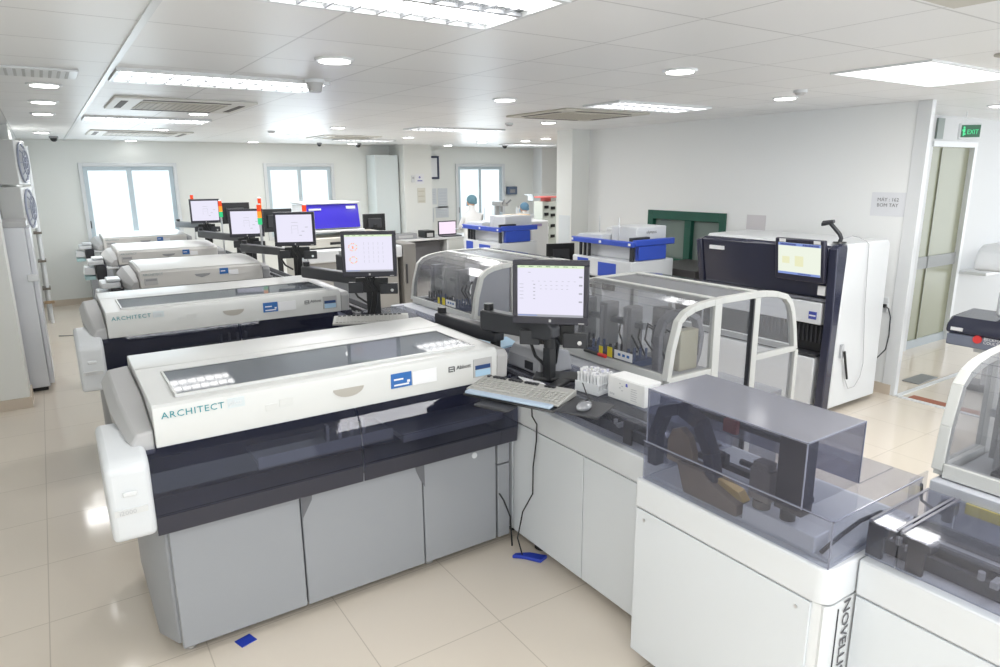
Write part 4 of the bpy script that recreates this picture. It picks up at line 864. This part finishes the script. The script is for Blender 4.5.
# barcode scanner on top
t = thing('barcode_scanner', (5.5, 3.12, 1.49), 'black handheld barcode scanner in its stand on top of the navy analyser', 'scanner')
MB().cyl((5.53, 3.14, 1.49), (5.53, 3.14, 1.50), .055, 20, .05).build('base', BLACK, t)
m = MB().tube([(5.53, 3.14, 1.50), (5.53, 3.13, 1.53), (5.53, 3.15, 1.565), (5.52, 3.18, 1.60), (5.51, 3.21, 1.635), (5.50, 3.22, 1.65)], .017, 12); m.build('handle', DGREY, t)
m = MB(); m.loft([[(5.50 + a * r, 3.235 + o, 1.655 + b_ * r - o * .25) for a, b_ in ((-.8, -.6), (.8, -.6), (.9, .2), (.4, .8), (-.4, .8), (-.9, .2))] for o, r in ((-.045, .020), (0, .027), (.045, .032), (.055, .026))]); m.build('head', DGREY, t, bevel=.003)
tag(MB().tube([(5.55, 3.12, 1.53), (5.65, 3.10, 1.545), (5.72, 3.08, 1.53), (5.76, 3.055, 1.505), (5.78, 3.047, 1.496)], .004).build('scanner_cable', mat('cord_grey', (.3, .3, .32), .5)), 'thin grey cable running over the top of the navy analyser from the scanner', 'cable')

# wall socket with plug
t = thing('wall_socket', (RX, 3.2, 1.0), 'white wall socket with a black plug, right of the navy analyser', 'socket')
MB().box(RX - .012, RX, 3.14, 3.215, .78, .92).build('plate', WHITEM, t, bevel=.004)
MB().box(RX - .045, RX - .012, 3.145, 3.18, .83, .86).build('plug', BLACK, t, bevel=.004)
MB().tube([(RX - .04, 3.155, .845), (RX - .05, 3.11, .83), (RX - .045, 3.085, .75), (RX - .04, 3.08, .58), (RX - .05, 3.09, .44), (RX - .10, 3.13, .36), (RX - .16, 3.16, .34)], .006).build('cord', DGREY, t)
t = thing('wall_notice', (RX, 3.27, 1.8), 'paper notice with two grey lines of lettering, on the right wall', 'notice')
MB().box(RX - .003, RX, 3.08, 3.41, 1.67, 1.885).build('sheet', mat('wall_sheet', (.74, .755, .79), .5), t)
text('MÁY : 162', .045, (RX - .0035, 3.355, 1.805), (0, -1, 0), (0, 0, 1), INK, t)
text('BOM TAY', .045, (RX - .0035, 3.355, 1.755), (0, -1, 0), (0, 0, 1), INK, t)
tag(MB().box(RX - .003, RX, 4.52, 4.76, 1.46, 1.62).build('wall_notice', mat('faded_pink_paper', (.66, .64, .66), .6)), 'small faded pinkish paper on the right wall above the navy analyser', 'notice')
# paper on the back column of the right

# ------------------------------------------------------------------ white and blue chemistry analysers
def chem(x0, y0, label):
    t = thing('chemistry_analyser', (x0, y0, 0), label, 'analyser', 'white and blue chemistry analysers')
    x1, y1 = x0 + .62, y0 + .93
    MB().box(x0 + .03, x1, y0 + .03, y1, .05, .98).build('cabinet', WHITEP, t, bevel=.01)
    MB().box(x0 + .05, x1 - .02, y0 + .05, y1 - .02, 0, .05).build('plinth', RUBBER, t)
    m = MB().box(x0, x0 + .029, y0 + .48, y0 + .70, 1.09, 1.18).box(x0 - .0, x0 + .029, y0 + .03, y0 + .2, .80, .98); 
    MB().box(x0, x1, y0, y1, .985, 1.19).build('lower_body', WHITEP, t, bevel=.01)
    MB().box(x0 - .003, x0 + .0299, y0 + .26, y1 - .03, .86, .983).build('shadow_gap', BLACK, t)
    MB().box(x0 - .004, x0 - .0005, y0 + .22, y0 + .50, 1.0, 1.15).build('blue_door', BLUE, t, bevel=.002)
    MB().box(x0 - .004, x0 - .0005, y0 + .66, y0 + .84, 1.02, 1.17).build('blue_door', BLUE, t, bevel=.002)
    MB().box(x0 + .12, x1 - .02, y0 + .10, y1 - .06, 1.19, 1.33).build('reaction_cover', mat('pale_grey_cover', (.60, .61, .62), .3), t, bevel=.01)
    for k in range(3): MB().box(x0 + .03, x0 + .06, y1 - .10 - .07 * k, y1 - .08 - .07 * k, 1.192, 1.335).build('pillar', DGREY, t)
    MB().box(x0 + .02, x0 + .05, y0 + .01, y0 + .05, 1.19, 1.335).build('corner_post', DGREY, t)
    MB().box(x0 - .01, x0 + .04, y0 - .01, y1 + .02, 1.337, 1.395).build('blue_rail', BLUE, t, bevel=.01)
    MB().box(x0 + .042, x1, y0 - .01, y0 + .04, 1.345, 1.41).build('blue_rail', BLUE, t, bevel=.01)
    MB().box(x0 + .10, x0 + .50, y0 - .004, y0 + .05, 1.195, 1.343).build('blue_panel', BLUE, t, bevel=.006)
    for a in (y0 + .01, y0 + .45, y1 - .02): MB().box(x0 - .016, x0 - .0101, a, a + .03, 1.355, 1.380).build('latch', PAPER, t)
    m = MB(); m.prism([(y0 + .50, 1.35), (y0 + .50, 1.44), (y1 - .05, 1.43), (y1, 1.40), (y1, 1.35)], 'x', x0 + .05, x0 + .48); m.build('top_lid', WHITEP, t, bevel=.01)
    MB().box(x0 + .50, x1, y0 + .50, y1, 1.35, 1.47).build('rear_cover', WHITEP, t, bevel=.015)
    MB().box(x0 + .16, x1 - .02, y0 + .10, y0 + .48, 1.36, 1.53).build('rear_tower', WHITEP, t, bevel=.01)
    MB().box(x0 + .045, x0 + .30, y0 + .042, y0 + .09, 1.35, 1.43).build('top_slot', DGREY, t, bevel=.004)
    for a, b_ in ((.10, .30), (.28, .80)): MB().cyl((x0 + a, y0 + b_, 1.35), (x0 + a, y0 + b_, 1.62), .005, 8).build('rod', METAL, t)
    return t
C1 = chem(4.9, 4.94, 'white and blue chemistry analyser in front of the green window')
C2 = copy_tree(C1, 'farther white and blue chemistry analyser, left of the right column', 'white and blue chemistry analysers'); C2.location = (4.9, 7.36, 0)
text('olympus', .045, (5.20, 5.039, 1.46), (1, 0, 0), (0, 0, 1), INK, C1); 
t = thing('side_cabinet', (5.55, 4.62, 0), 'dark grey cabinet between the navy analyser and the white and blue analyser', 'cabinet')
MB().box(5.62, 6.40, 4.72, 5.5, .0, 1.06).build('body', mat('cabinet_brown_grey', (.075, .07, .07), .5), t, bevel=.006); MB().box(5.614, 5.62, 4.8, 5.45, .1, .98).build('door', DGREY, t)

# beige analyser behind the second monitor + violet hood machine
t = thing('label_printer', (2.6, 5.9, 0), 'charcoal printer unit on a stand right of the third monitor', 'printer')
MB().box(2.52, 2.80, 6.6, 6.95, 1.02, 1.26).build('housing', DGREY, t, bevel=.012); MB().box(2.54, 2.78, 6.62, 6.9, 1.262, 1.30).build('paper_tray', LGREY, t, bevel=.004)
MB().box(2.50, 2.84, 6.55, 7.0, 0, 1.015).build('stand', MGREY, t, bevel=.006)
t = thing('hooded_analyser', (3.1, 9.5, 0), 'beige analyser with a bright blue-violet hood in front of the middle window', 'analyser')
MB().box(3.00, 4.42, 9.75, 10.45, .05, 1.22).build('cabinet', BEIGE, t, bevel=.02)
MB().box(3.02, 4.40, 9.8, 10.4, 0, .05).build('plinth', RUBBER, t)
m = MB(); m.prism([(9.62, 1.31), (9.60, 1.33), (9.66, 1.66), (10.3, 1.66), (10.3, 1.31)], 'x', 3.10, 3.90); m.build('rear_body', WHITEM, t, bevel=.01)
m = MB(); m.prism([(9.60, 1.325), (9.575, 1.335), (9.64, 1.67), (9.655, 1.67)], 'x', 3.11, 3.89); hd = m.build('hood', VIOLET, t, bevel=.006)
MB().box(3.06, 3.95, 9.55, 10.36, 1.27, 1.305).build('ledge', WHITEM, t, bevel=.01)
MB().box(3.09, 3.91, 9.62, 10.32, 1.672, 1.70).build('top', WHITEM, t, bevel=.01)
MB().box(3.70, 3.84, 9.619, 9.632, 1.60, 1.64).box(3.14, 3.32, 9.617, 9.63, 1.59, 1.615).build('label', PAPER, hd)
MB().box(3.0, 4.40, 9.50, 9.745, 1.06, 1.20).build('upper_drawer', BEIGE, t, bevel=.015)
MB().box(2.95, 4.45, 9.35, 9.70, .86, 1.04).build('loading_deck', WHITEP, t, bevel=.02)
MB().box(3.38, 3.60, 9.49, 9.50, 1.10, 1.135).build('slot', BLACK, t)
MB().box(3.0, 4.40, 9.42, 9.745, .05, .85).build('lower_body', mat('sorter_grey', (.33, .325, .31), .45), t)
MB().box(4.46, 4.68, 9.35, 10.1, .02, 1.06).build('end_panel', mat('end_panel_taupe', (.21, .205, .195), .45), t, bevel=.015)
MB().box(4.50, 4.52, 9.33, 9.35, .45, .75).build('hinge', DGREY, t)

# stray white bench unit at the windows (left) and tall white panel beside the column
tag(MB().box(5.55, 6.05, 12.75, 13.18, 0, 2.47).build('tall_cabinet', mat('cool_white', (.72, .78, .79), .4), bevel=.005), 'tall pale cabinet standing left of the back column', 'cabinet')
# notices on the back column
t = thing('wall_notice', (6.4, 12.545, 1.8), 'white notice with a small emblem on the back column', 'notice')
MB().box(6.33, 6.52, 12.545, 12.55, 1.90, 2.10).build('sheet', PAPER, t); m = MB().cyl((6.42, 12.541, 2.03), (6.42, 12.545, 2.03), .022, 14).box(6.37, 6.48, 12.542, 12.545, 1.95, 1.975); m.build('printed_marks', mat('violet_print', (.25, .25, .5), .5), t)
t = thing('wall_notice', (6.4, 12.545, 1.5), 'cream notice sheet below the white notice on the back column', 'notice')
MB().box(6.36, 6.54, 12.545, 12.55, 1.52, 1.82).build('sheet', mat('cream_paper', (.66, .65, .58), .6), t)
m = MB()
for k in range(3): m.box(6.38, 6.52, 12.542, 12.545, 1.55 + .1 * k, 1.56 + .1 * k)
m.build('printed_lines', mat('khaki_print', (.45, .42, .32), .5), t)
t = thing('thermostat', (6.27, 12.55, 2.0), 'small white box left of the notice on the back column', 'thermostat')
MB().box(6.23, 6.30, 12.52, 12.55, 1.93, 2.07).build('housing', WHITEM, t, bevel=.006); MB().box(6.245, 6.285, 12.517, 12.52, 2.0, 2.04).build('display', LGREY, t)
t = thing('picture_frame', (7.1, 13.2, 2.2), 'framed picture with a dark frame on the far wall, right of the back column', 'picture')
m = MB().box(6.74, 7.22, 13.17, 13.2, 2.43, 2.47).box(6.74, 7.22, 13.17, 13.2, 1.99, 2.03).box(7.18, 7.22, 13.17, 13.2, 2.03, 2.43).box(6.74, 6.78, 13.17, 13.2, 2.03, 2.43); m.build('frame', mat('dark_blue_frame', (.04, .05, .10), .4), t)
MB().box(6.78, 7.18, 13.185, 13.2, 2.03, 2.43).build('print', PAPER, t)
k = 0
for x, z, w, h, lb in ((7.02, 1.62, .26, .34, 'upper left paper sheet on the far wall left of the right window'), (7.30, 1.58, .24, .42, 'upper right paper sheet on the far wall left of the right window'), (7.28, 1.28, .32, .24, 'lower right paper sheet on the far wall above the screen'), (6.98, 1.22, .18, .30, 'lower left paper sheet on the far wall beside the column')):
    t = thing('wall_paper_sheet', (x, 13.2, z), lb, 'paper', 'papers on the far wall'); MB().box(x - w / 2, x + w / 2, 13.194, 13.2, z - h / 2, z + h / 2).build('sheet', mat('dull_paper', (.64, .67, .70), .6), t)
    m = MB()
    for j in range(5): m.box(x - w * .38, x + w * .38, 13.192, 13.194, z - h * .35 + h * .15 * j, z - h * .33 + h * .15 * j)
    m.build('printed_lines', mat('faint_print', (.5, .53, .6), .6), t)

# ------------------------------------------------------------------ far lab bench, people and devices
t = thing('laboratory_bench', (7.2, 12, 0), 'long white bench under the right hand window', 'bench')
MB().box(5.3, 9.4, 11.75, 12.5, .83, .87).build('worktop', mat('bench_top', (.60, .61, .62), .4), t, bevel=.006)
for x in (5.35, 6.6, 7.9, 9.3): MB().box(x, x + .05, 11.8, 12.45, 0, .83).build('leg', WHITEM, t)
MB().box(5.5, 6.5, 11.9, 12.4, .25, .80).build('drawer_unit', mat('bench_dark', (.10, .10, .11), .5), t)
t = thing('laptop', (6.9, 11.9, .87), 'lit laptop screen on the bench below the far wall papers', 'laptop')
MB().box(6.55, 6.95, 11.80, 12.05, .87, .89).build('keyboard_deck', DGREY, t)
s = MB().box(6.55, 6.97, 12.055, 12.075, .89, 1.17).build('lid', DGREY, t); MB().box(6.57, 6.95, 12.05, 12.0549, .91, 1.15).build('screen', emit('screen_pink', (.78, .66, .78), .8), s, smooth=0)
for i, (x, y, w, h, m_, lb) in enumerate(((5.75, 11.9, .5, .10, MGREY, 'dark flat device at the left end of the far bench'), (6.25, 11.85, .22, .14, BLACK, 'small black device left of the laptop'))):
    t = thing('bench_device', (x, y, .87), lb, 'device'); MB().box(x - w / 2, x + w / 2, y, y + .3, .871, .87 + h).build('housing', m_, t, bevel=.01); MB().box(x - w * .3, x + w * .3, y - .004, y, .89, .88 + h * .6).build('front', LGREY, t)
t = thing('microscope', (8.1, 12.1, .87), 'pale microscope on the bench in front of the right hand window', 'microscope')
m = MB(); m.box(8.0, 8.2, 12.0, 12.3, .871, .92); m.build('base', WHITEP, t, bevel=.01); MB().box(8.06, 8.15, 12.22, 12.3, .92, 1.42).build('arm', LGREY, t, bevel=.01)
MB().box(8.0, 8.22, 11.98, 12.31, 1.42, 1.52).build('head', LGREY, t, bevel=.02); m = MB().cyl((8.06, 11.98, 1.47), (8.03, 11.86, 1.55), .02, 10).cyl((8.16, 11.98, 1.47), (8.19, 11.86, 1.55), .02, 10); m.build('eyepiece', MGREY, t); MB().cyl((8.1, 12.08, 1.30), (8.1, 12.08, 1.42), .03, 12).build('objective', MGREY, t)
for x, h, lb in ((8.55, .16, 'left bottle on the white box by the right window'), (8.78, .18, 'right bottle on the white box by the right window')):
    t = thing('bottle', (x, 12.1, 1.2), lb, 'bottle', 'bottles by the window'); MB().cyl((x, 12.1, 1.211), (x, 12.1, 1.21 + h), .05, 14, .04).build('body', PAPER, t); MB().cyl((x, 12.1, 1.211 + h), (x, 12.1, 1.25 + h), .02, 10).build('cap', LGREY, t)
t = thing('white_device', (8.6, 12.0, .87), 'large white box-like device on the bench below the bottles', 'device')
MB().box(8.35, 9.2, 11.95, 12.4, .871, 1.21).build('housing', WHITEP, t, bevel=.02); MB().box(8.5, 8.62, 11.945, 11.95, 1.0, 1.1).build('panel', LGREY, t)
t = thing('storage_box', (7.3, 10, 0), 'orange and cream box on top of the far analyser', 'box')
MB().box(6.40, 6.75, 9.2, 9.5, 1.331, 1.42).build('body', mat('orange_cream', (.75, .52, .28), .5), t, bevel=.005); MB().box(6.16, 6.399, 9.22, 9.48, 1.331, 1.39).build('red_flap', mat('flap_red', (.65, .20, .12), .5), t)
t = thing('tall_lab_unit', (6.5, 9.6, 0), 'tall white laboratory unit behind the farther chemistry analyser', 'analyser')
MB().box(6.05, 6.95, 8.95, 9.6, 0, 1.33).build('body', WHITEP, t, bevel=.02); MB().box(6.5, 6.8, 8.945, 8.95, 1.24, 1.28).build('badge', mat('mauve', (.35, .28, .5), .5), t)
t = thing('wall_shelf', (9, 12.9, 1.6), 'thin white shelf on the wall right of the right hand window', 'shelf')
MB().box(9.0, 10.3, 12.2, 12.5, 1.62, 1.64).build('board', WHITEM, t); MB().box(9.1, 9.12, 12.3, 12.5, 1.5, 1.62).build('support', WHITEM, t)
t = thing('wall_dispenser', (9.0, 13.1, 1.6), 'small dark blue device on the far wall right of the right hand window', 'device')
MB().box(8.98, 9.22, 13.08, 13.2, 1.62, 1.80).build('housing', mat('dull_navy', (.10, .14, .22), .5), t, bevel=.01); MB().box(9.02, 9.16, 13.075, 13.08, 1.66, 1.74).build('front', MGREY, t)

def person(x, y, label, cap_c, lean=0., sc=1.):
    t = thing('person', (0, 0, 0), label, 'person')
    me = bpy.data.meshes.new('body'); bm = bmesh.new(); q = lean
    P = [(0, 0, .90), (0, q * .3, 1.08), (0, q * .7, 1.28), (0, q, 1.40), (0, q * 1.1, 1.47), (0, q * 1.2 + .02, 1.56),
         (-.17, q * .8, 1.31), (-.22, q + .08, 1.10), (-.13, q + .28, 1.06), (.17, q * .8, 1.31), (.22, q + .08, 1.10), (.13, q + .28, 1.06),
         (-.10, 0, .82), (-.11, .03, .47), (-.11, 0, .09), (-.11, .13, .04), (.10, 0, .82), (.11, .03, .47), (.11, 0, .09), (.11, .13, .04)]
    Ed = [(0, 1), (1, 2), (2, 3), (3, 4), (4, 5), (2, 6), (6, 7), (7, 8), (2, 9), (9, 10), (10, 11), (0, 12), (12, 13), (13, 14), (14, 15), (0, 16), (16, 17), (17, 18), (18, 19)]
    R = [.17, .16, .155, .075, .055, .09, .07, .052, .036, .07, .052, .036, .10, .07, .045, .04, .10, .07, .045, .04]
    vs = [bm.verts.new(p) for p in P]
    for a, b_ in Ed: bm.edges.new((vs[a], vs[b_]))
    bm.to_mesh(me); bm.free(); me.materials.append(mat('lab_coat', (.72, .73, .74), .7))
    o = bpy.data.objects.new('body', me); COL.objects.link(o); o.parent = t; ORG[o.name] = (0, 0, 0)
    sk = o.modifiers.new('skin', 'SKIN'); sk.use_smooth_shade = True
    if not me.skin_vertices: 
        bpy.context.view_layer.objects.active = o
    for i, v in enumerate(me.skin_vertices[0].data if me.skin_vertices else []): v.radius = (R[i], R[i] * .8); v.use_root = (i == 0)
    ss = o.modifiers.new('sub', 'SUBSURF'); ss.levels = 1; ss.render_levels = 2
    hy = q * 1.2
    m = MB(); m.m = 0; m.ball((0, hy + .03, 1.575), .078, .098, .115); m.ball((0, hy + .13, 1.56), .014, .02, .02); m.ball((-.08, hy + .03, 1.565), .012, .02, .03); m.ball((.08, hy + .03, 1.565), .012, .02, .03)
    m.m = 1; m.ball((-.03, hy + .118, 1.585), .01); m.ball((.03, hy + .118, 1.585), .01); m.build('head', [mat('skin', (.55, .36, .27), .6), BLACK], t)
    MB().ball((0, hy + .0, 1.61), .098, .11, .095).ball((.02, hy - .08, 1.56), .045, .035, .035).build('hair_cap', mat('cap_teal' if cap_c[2] < .35 else 'cap_blue', cap_c, .7), t)
    MB().box(-.055, .055, hy + .115, hy + .128, 1.49, 1.56).build('face_mask', PALEB, t, bevel=.01)
    for sx in (-1, 1):
        m = MB(); bx0, by0 = sx * .13, q + .28; m.ball((bx0, by0 + .03, 1.05), .036, .045, .018)
        for k, L in enumerate((.045, .055, .052, .042)): m.tube([(bx0 - .026 + k * .017, by0 + .06, 1.05), (bx0 - .028 + k * .018, by0 + .06 + L * .6, 1.045), (bx0 - .028 + k * .018, by0 + .06 + L, 1.035)], .008, 6)
        m.tube([(bx0 - sx * .03, by0 + .02, 1.05), (bx0 - sx * .055, by0 + .05, 1.045), (bx0 - sx * .055, by0 + .08, 1.04)], .009, 6); m.build('gloved_hand', mat('glove', (.6, .66, .72), .5), t)
    t.location = (x, y, 0); t.scale = (sc, sc, sc)
    return t
person(6.80, 11.15, 'person in white coat and teal hair cap, back turned, at the right hand window', (.12, .24, .30))
person(7.96, 11.0, 'person in white coat and blue hair cap behind the farther chemistry analyser', (.12, .25, .38), .04, .90)
# keypad-like tower (tube decapper) beside the column
t = thing('tube_tower', (7.2, 9.3, 0), 'pale tower with black clips and a red disc on top, left of the right column', 'device')
MB().box(7.08, 7.40, 9.3, 9.55, 0, 1.62).build('body', mat('tower_pale', (.55, .60, .56), .5), t, bevel=.01)
for z in (1.50, 1.38, 1.20, 1.02):
    MB().box(7.12, 7.20, 9.28, 9.30, z, z + .05).build('clip', BLACK, t); MB().box(7.26, 7.34, 9.28, 9.30, z - .02, z + .03).build('clip', BLACK, t)
MB().cyl((7.24, 9.42, 1.62), (7.24, 9.42, 1.68), .09, 20).cyl((7.24, 9.42, 1.68), (7.24, 9.42, 1.70), .20, 24).build('disc', mat('coral_red', (.75, .18, .17), .5), t)
t = tag(MB().box(6.157, 6.16, 7.45, 7.70, 1.05, 1.50).build('wall_notice', mat('notice_bluewhite', (.70, .74, .76), .6)), 'pale notice board sheet on the left side of the right column', 'notice')

# ------------------------------------------------------------------ left side things
t = thing('tall_refrigerator', (-.35, 7.87, 0), 'tall narrow white refrigerator behind the left pillar', 'refrigerator')
MB().box(-.75, -.18, 7.87, 8.6, .04, 1.62).build('body', mat('fridge_white', (.70, .72, .76), .3), t, bevel=.006)
MB().box(-.178, -.14, 7.90, 8.6, .06, 1.60).build('door', mat('fridge_white', (.7, .72, .76), .3), t, bevel=.006)
MB().box(-.75, -.16, 7.86, 8.6, 1.62, 1.67).build('top_trim', LGREY, t, bevel=.004)
MB().box(-.22, -.13, 7.84, 7.868, 1.10, 1.17).build('handle', WHITEM, t, bevel=.006); MB().box(-.7, -.2, 7.9, 8.55, 0, .04).build('plinth', RUBBER, t)
def fan_unit(zc, lb):
    t = thing('fan_unit', (0, 0, 0), lb, 'fan unit', 'round grille fan units')
    MB().box(-.22, -.004, -.28, .28, -.24, .24).build('casing', mat('casing_white', (.70, .71, .70), .4), t, bevel=.01)
    c = (.006, 0, 0)
    m = MB(); m.ring(c, (1, 0, 0), .21, .012)
    for r in (.07, .14): m.ring((c[0] + .03, c[1], c[2]), (1, 0, 0), r, .005)
    for k in range(8): a = PI * k / 4; m.tube([(c[0] + .03, c[1], c[2]), (c[0] + .025, c[1] + .14 * math.cos(a), c[2] + .14 * math.sin(a)), (c[0], c[1] + .21 * math.cos(a), c[2] + .21 * math.sin(a))], .005, 6)
    m.build('grille', mat('grille_bluegrey', (.35, .38, .48), .4), t)
    MB().cyl((c[0] - .008, c[1], c[2]), (c[0] + .005, c[1], c[2]), .19, 24).build('fan_opening', mat('fan_shade', (.50, .52, .55), .5), t)
    t.location = (-.13, 9.4, zc); t.rotation_euler = (0, 0, -.17)
fan_unit(2.24, 'upper fan unit with a round grille high on the left wall'); fan_unit(1.74, 'lower fan unit with a round grille, above the refrigerator')
tag(MB().box(-.42, -.36, 9.2, 9.7, 1.4, 2.6).build('wall_bracket', WHITEP), 'white bracket panel behind the round grille fan units', 'bracket')
t = thing('pipe_rack', (-.12, 11.6, 0), 'white pipe and cable run standing by the left wall behind the refrigerator', 'pipes')
MB().cyl((-.11, 11.65, 0), (-.09, 11.65, 2.5), .022, 12).build('pipe', WHITEP, t); MB().cyl((-.14, 11.8, .02), (-.12, 11.8, 1.5), .02, 10).build('pipe', LGREY, t)
for z in (.5, .9, 1.3): MB().box(-.17, -.07, 11.6, 11.85, z, z + .03).build('clamp', TAUPE, t)
MB().box(-.17, -.05, 11.58, 11.62, .3, .34).build('valve', mat('valve_brown', (.35, .25, .15), .5), t)
tag(MB().tube([(-.06, 10.6, .006), (.2, 10.5, .006), (.5, 10.9, .006), (.62, 11.5, .006)], .006).build('floor_cable', MGREY), 'thin grey cable lying on the floor near the left of the far wall', 'cable')

# ------------------------------------------------------------------ beyond the opening
t = thing('exit_sign', (8.1, 3.35, 2.48), 'green EXIT sign in a white frame hanging from the ceiling at the upper right', 'sign')
e0 = Vector((8.12, 3.34, 2.475)); M = Matrix.Translation(e0) @ Matrix.Rotation(-.75, 4, 'Z') @ Matrix.Scale(1.06, 4)
MB().box(-.10, .10, .0, .03, -.075, .075).xf(M).build('frame', WHITEM, t, bevel=.004)
pn = MB().box(-.085, .085, -.004, -.0005, -.058, .058).xf(M).build('panel', mat('exit_dark_green', (.04, .14, .08), .4), t)
x_ = M.to_3x3() @ Vector((1, 0, 0))
text('EXIT', .065, M @ Vector((-.035, -.006, -.028)), x_, (0, 0, 1), E_EXIT, t, sx=.82)
m = MB().ball((-.062, -.006, .035), .009, .004, .009).box(-.07, -.052, -.008, -.004, -.012, .024).box(-.068, -.060, -.008, -.004, -.045, -.013).box(-.060, -.045, -.008, -.004, -.035, -.02).box(-.080, -.07, -.008, -.004, .005, .015); m.xf(M).build('running_figure', E_EXIT, pn)
MB().cyl((e0.x - .05, e0.y + .035, e0.z + .075), (e0.x - .05, e0.y + .035, CH), .004, 8).build('hanger', WHITEM, t)
# haematology analyser on the right
t = thing('haematology_analyser', (6.9, 2.6, 0), 'white analyser with a rounded navy front and red round emblem at the right edge', 'analyser')
X0 = 6.95
m = MB(); m.prism([(X0 - .03, .595), (X0 - .02, .68), (X0 + .06, .745), (X0 + .5, .77), (X0 + .5, .595)], 'y', 1.6, 2.82); m.build('front_console', NAVY, t, bevel=.03, seg=3)
MB().box(X0 - .025, X0 + .4, 1.6, 2.80, .485, .593).build('console_base', mat('slate_blue', (.17, .19, .25), .35), t, bevel=.012)
MB().box(X0 + .12, X0 + .75, 1.6, 2.62, .42, .49).build('body', WHITEP, t, bevel=.01)
MB().box(X0 + .14, X0 + .7, 1.6, 2.50, .772, 1.02).build('upper_body', WHITEP, t, bevel=.03)
m = MB(); m.prism([(X0 + .02, 1.19), (X0 + .0, 1.24), (X0 + .05, 1.38), (X0 + .14, 1.42), (X0 + .7, 1.42), (X0 + .7, 1.19)], 'y', 1.5, 2.68); m.build('top_hood', WHITEP, t, bevel=.03, seg=3)
MB().box(X0 + .25, X0 + .7, 1.5, 2.35, 1.02, 1.19).build('neck', WHITEP, t, bevel=.01)
for q in ((X0 + .35, X0 + .39, 2.56, 2.6), (X0 + .12, X0 + .16, 2.3, 2.34), (X0 + .7, X0 + .74, 2.56, 2.6)): MB().box(*q, 0, .42).build('stand_leg', LGREY, t)
MB().box(X0 + .2, X0 + .32, 2.42, 2.48, .28, .33).build('green_clip', mat('clip_green', (.08, .45, .22), .5), t)
MB().box(X0 + .3, X0 + .55, 2.45, 2.75, 0, .06).build('caster', RUBBER, t)
MB().cyl((X0 - .040, 2.54, .575), (X0 - .026, 2.54, .575), .036, 24).build('emblem', mat('emblem_red', (.70, .05, .05), .4), t)
MB().box(X0 - .036, X0 - .02, 2.67, 2.77, .625, .655).build('name_label', PAPER, t)
text('BECKMAN', .036, (X0 - .033, 2.49, .578), (0, -1, 0), (0, 0, 1), PAPER, t); text('COULTER', .036, (X0 - .033, 2.49, .545), (0, -1, 0), (0, 0, 1), PAPER, t)
t = thing('corridor_shelf', (8.8, 3.2, 0), 'white shelf with a white basin against the corridor wall behind the analyser', 'shelf')
MB().box(9.35, 10.9, 3.45, 3.75, .83, .87).build('board', WHITEM, t, bevel=.006); MB().box(9.9, 10.5, 3.46, 3.72, .87, 1.05).build('basin', WHITEM, t, bevel=.03)

# ------------------------------------------------------------------ light
W = bpy.data.worlds.new('world'); SC.world = W; W.use_nodes = True
bg = W.node_tree.nodes['Background']; bg.inputs['Color'].default_value = (.90, .955, 1, 1); bg.inputs['Strength'].default_value = 1.8
# further ceiling fixtures of the same room, behind and beside the viewpoint, then fill lamps
for x, y in ((-.2, .2), (2.6, .2), (3.0, -1.5), (0, -1.8)): area(x, y, 1.1, .5, 18)
for x, y, p in ((3.0, 6.5, 26), (3.0, 9.5, 30), (5.8, 9.8, 26), (8.5, 8.5, 30), (8.6, 2.4, 5), (.3, 10.5, 12), (3.2, 12.0, 6)): area(x, y, 1.0, .5, p)  # fill lamps added without fittings to brighten the far end and corridor
for a, c in WINS:
    l = bpy.data.lights.new('window_daylight', 'AREA'); l.shape = 'RECTANGLE'; l.size = c - a - .2; l.size_y = 1.2; l.energy = 10; l.color = (.82, .93, 1)
    o = bpy.data.objects.new('window_daylight', l); COL.objects.link(o); o.location = ((a + c) / 2, 13.1, 1.6); o.rotation_euler = (-PI / 2, 0, 0)
SC.view_settings.view_transform = 'Standard'; SC.view_settings.look = 'None'; SC.view_settings.gamma = 1; SC.view_settings.use_curve_mapping = False
SC.view_settings.exposure = .68
SC.cycles.max_bounces = 10; SC.cycles.transparent_max_bounces = 32; SC.cycles.use_denoising = True; SC.cycles.caustics_reflective = False; SC.cycles.caustics_refractive = False
SC.cycles.sample_clamp_indirect = 4
bpy.context.view_layer.update()
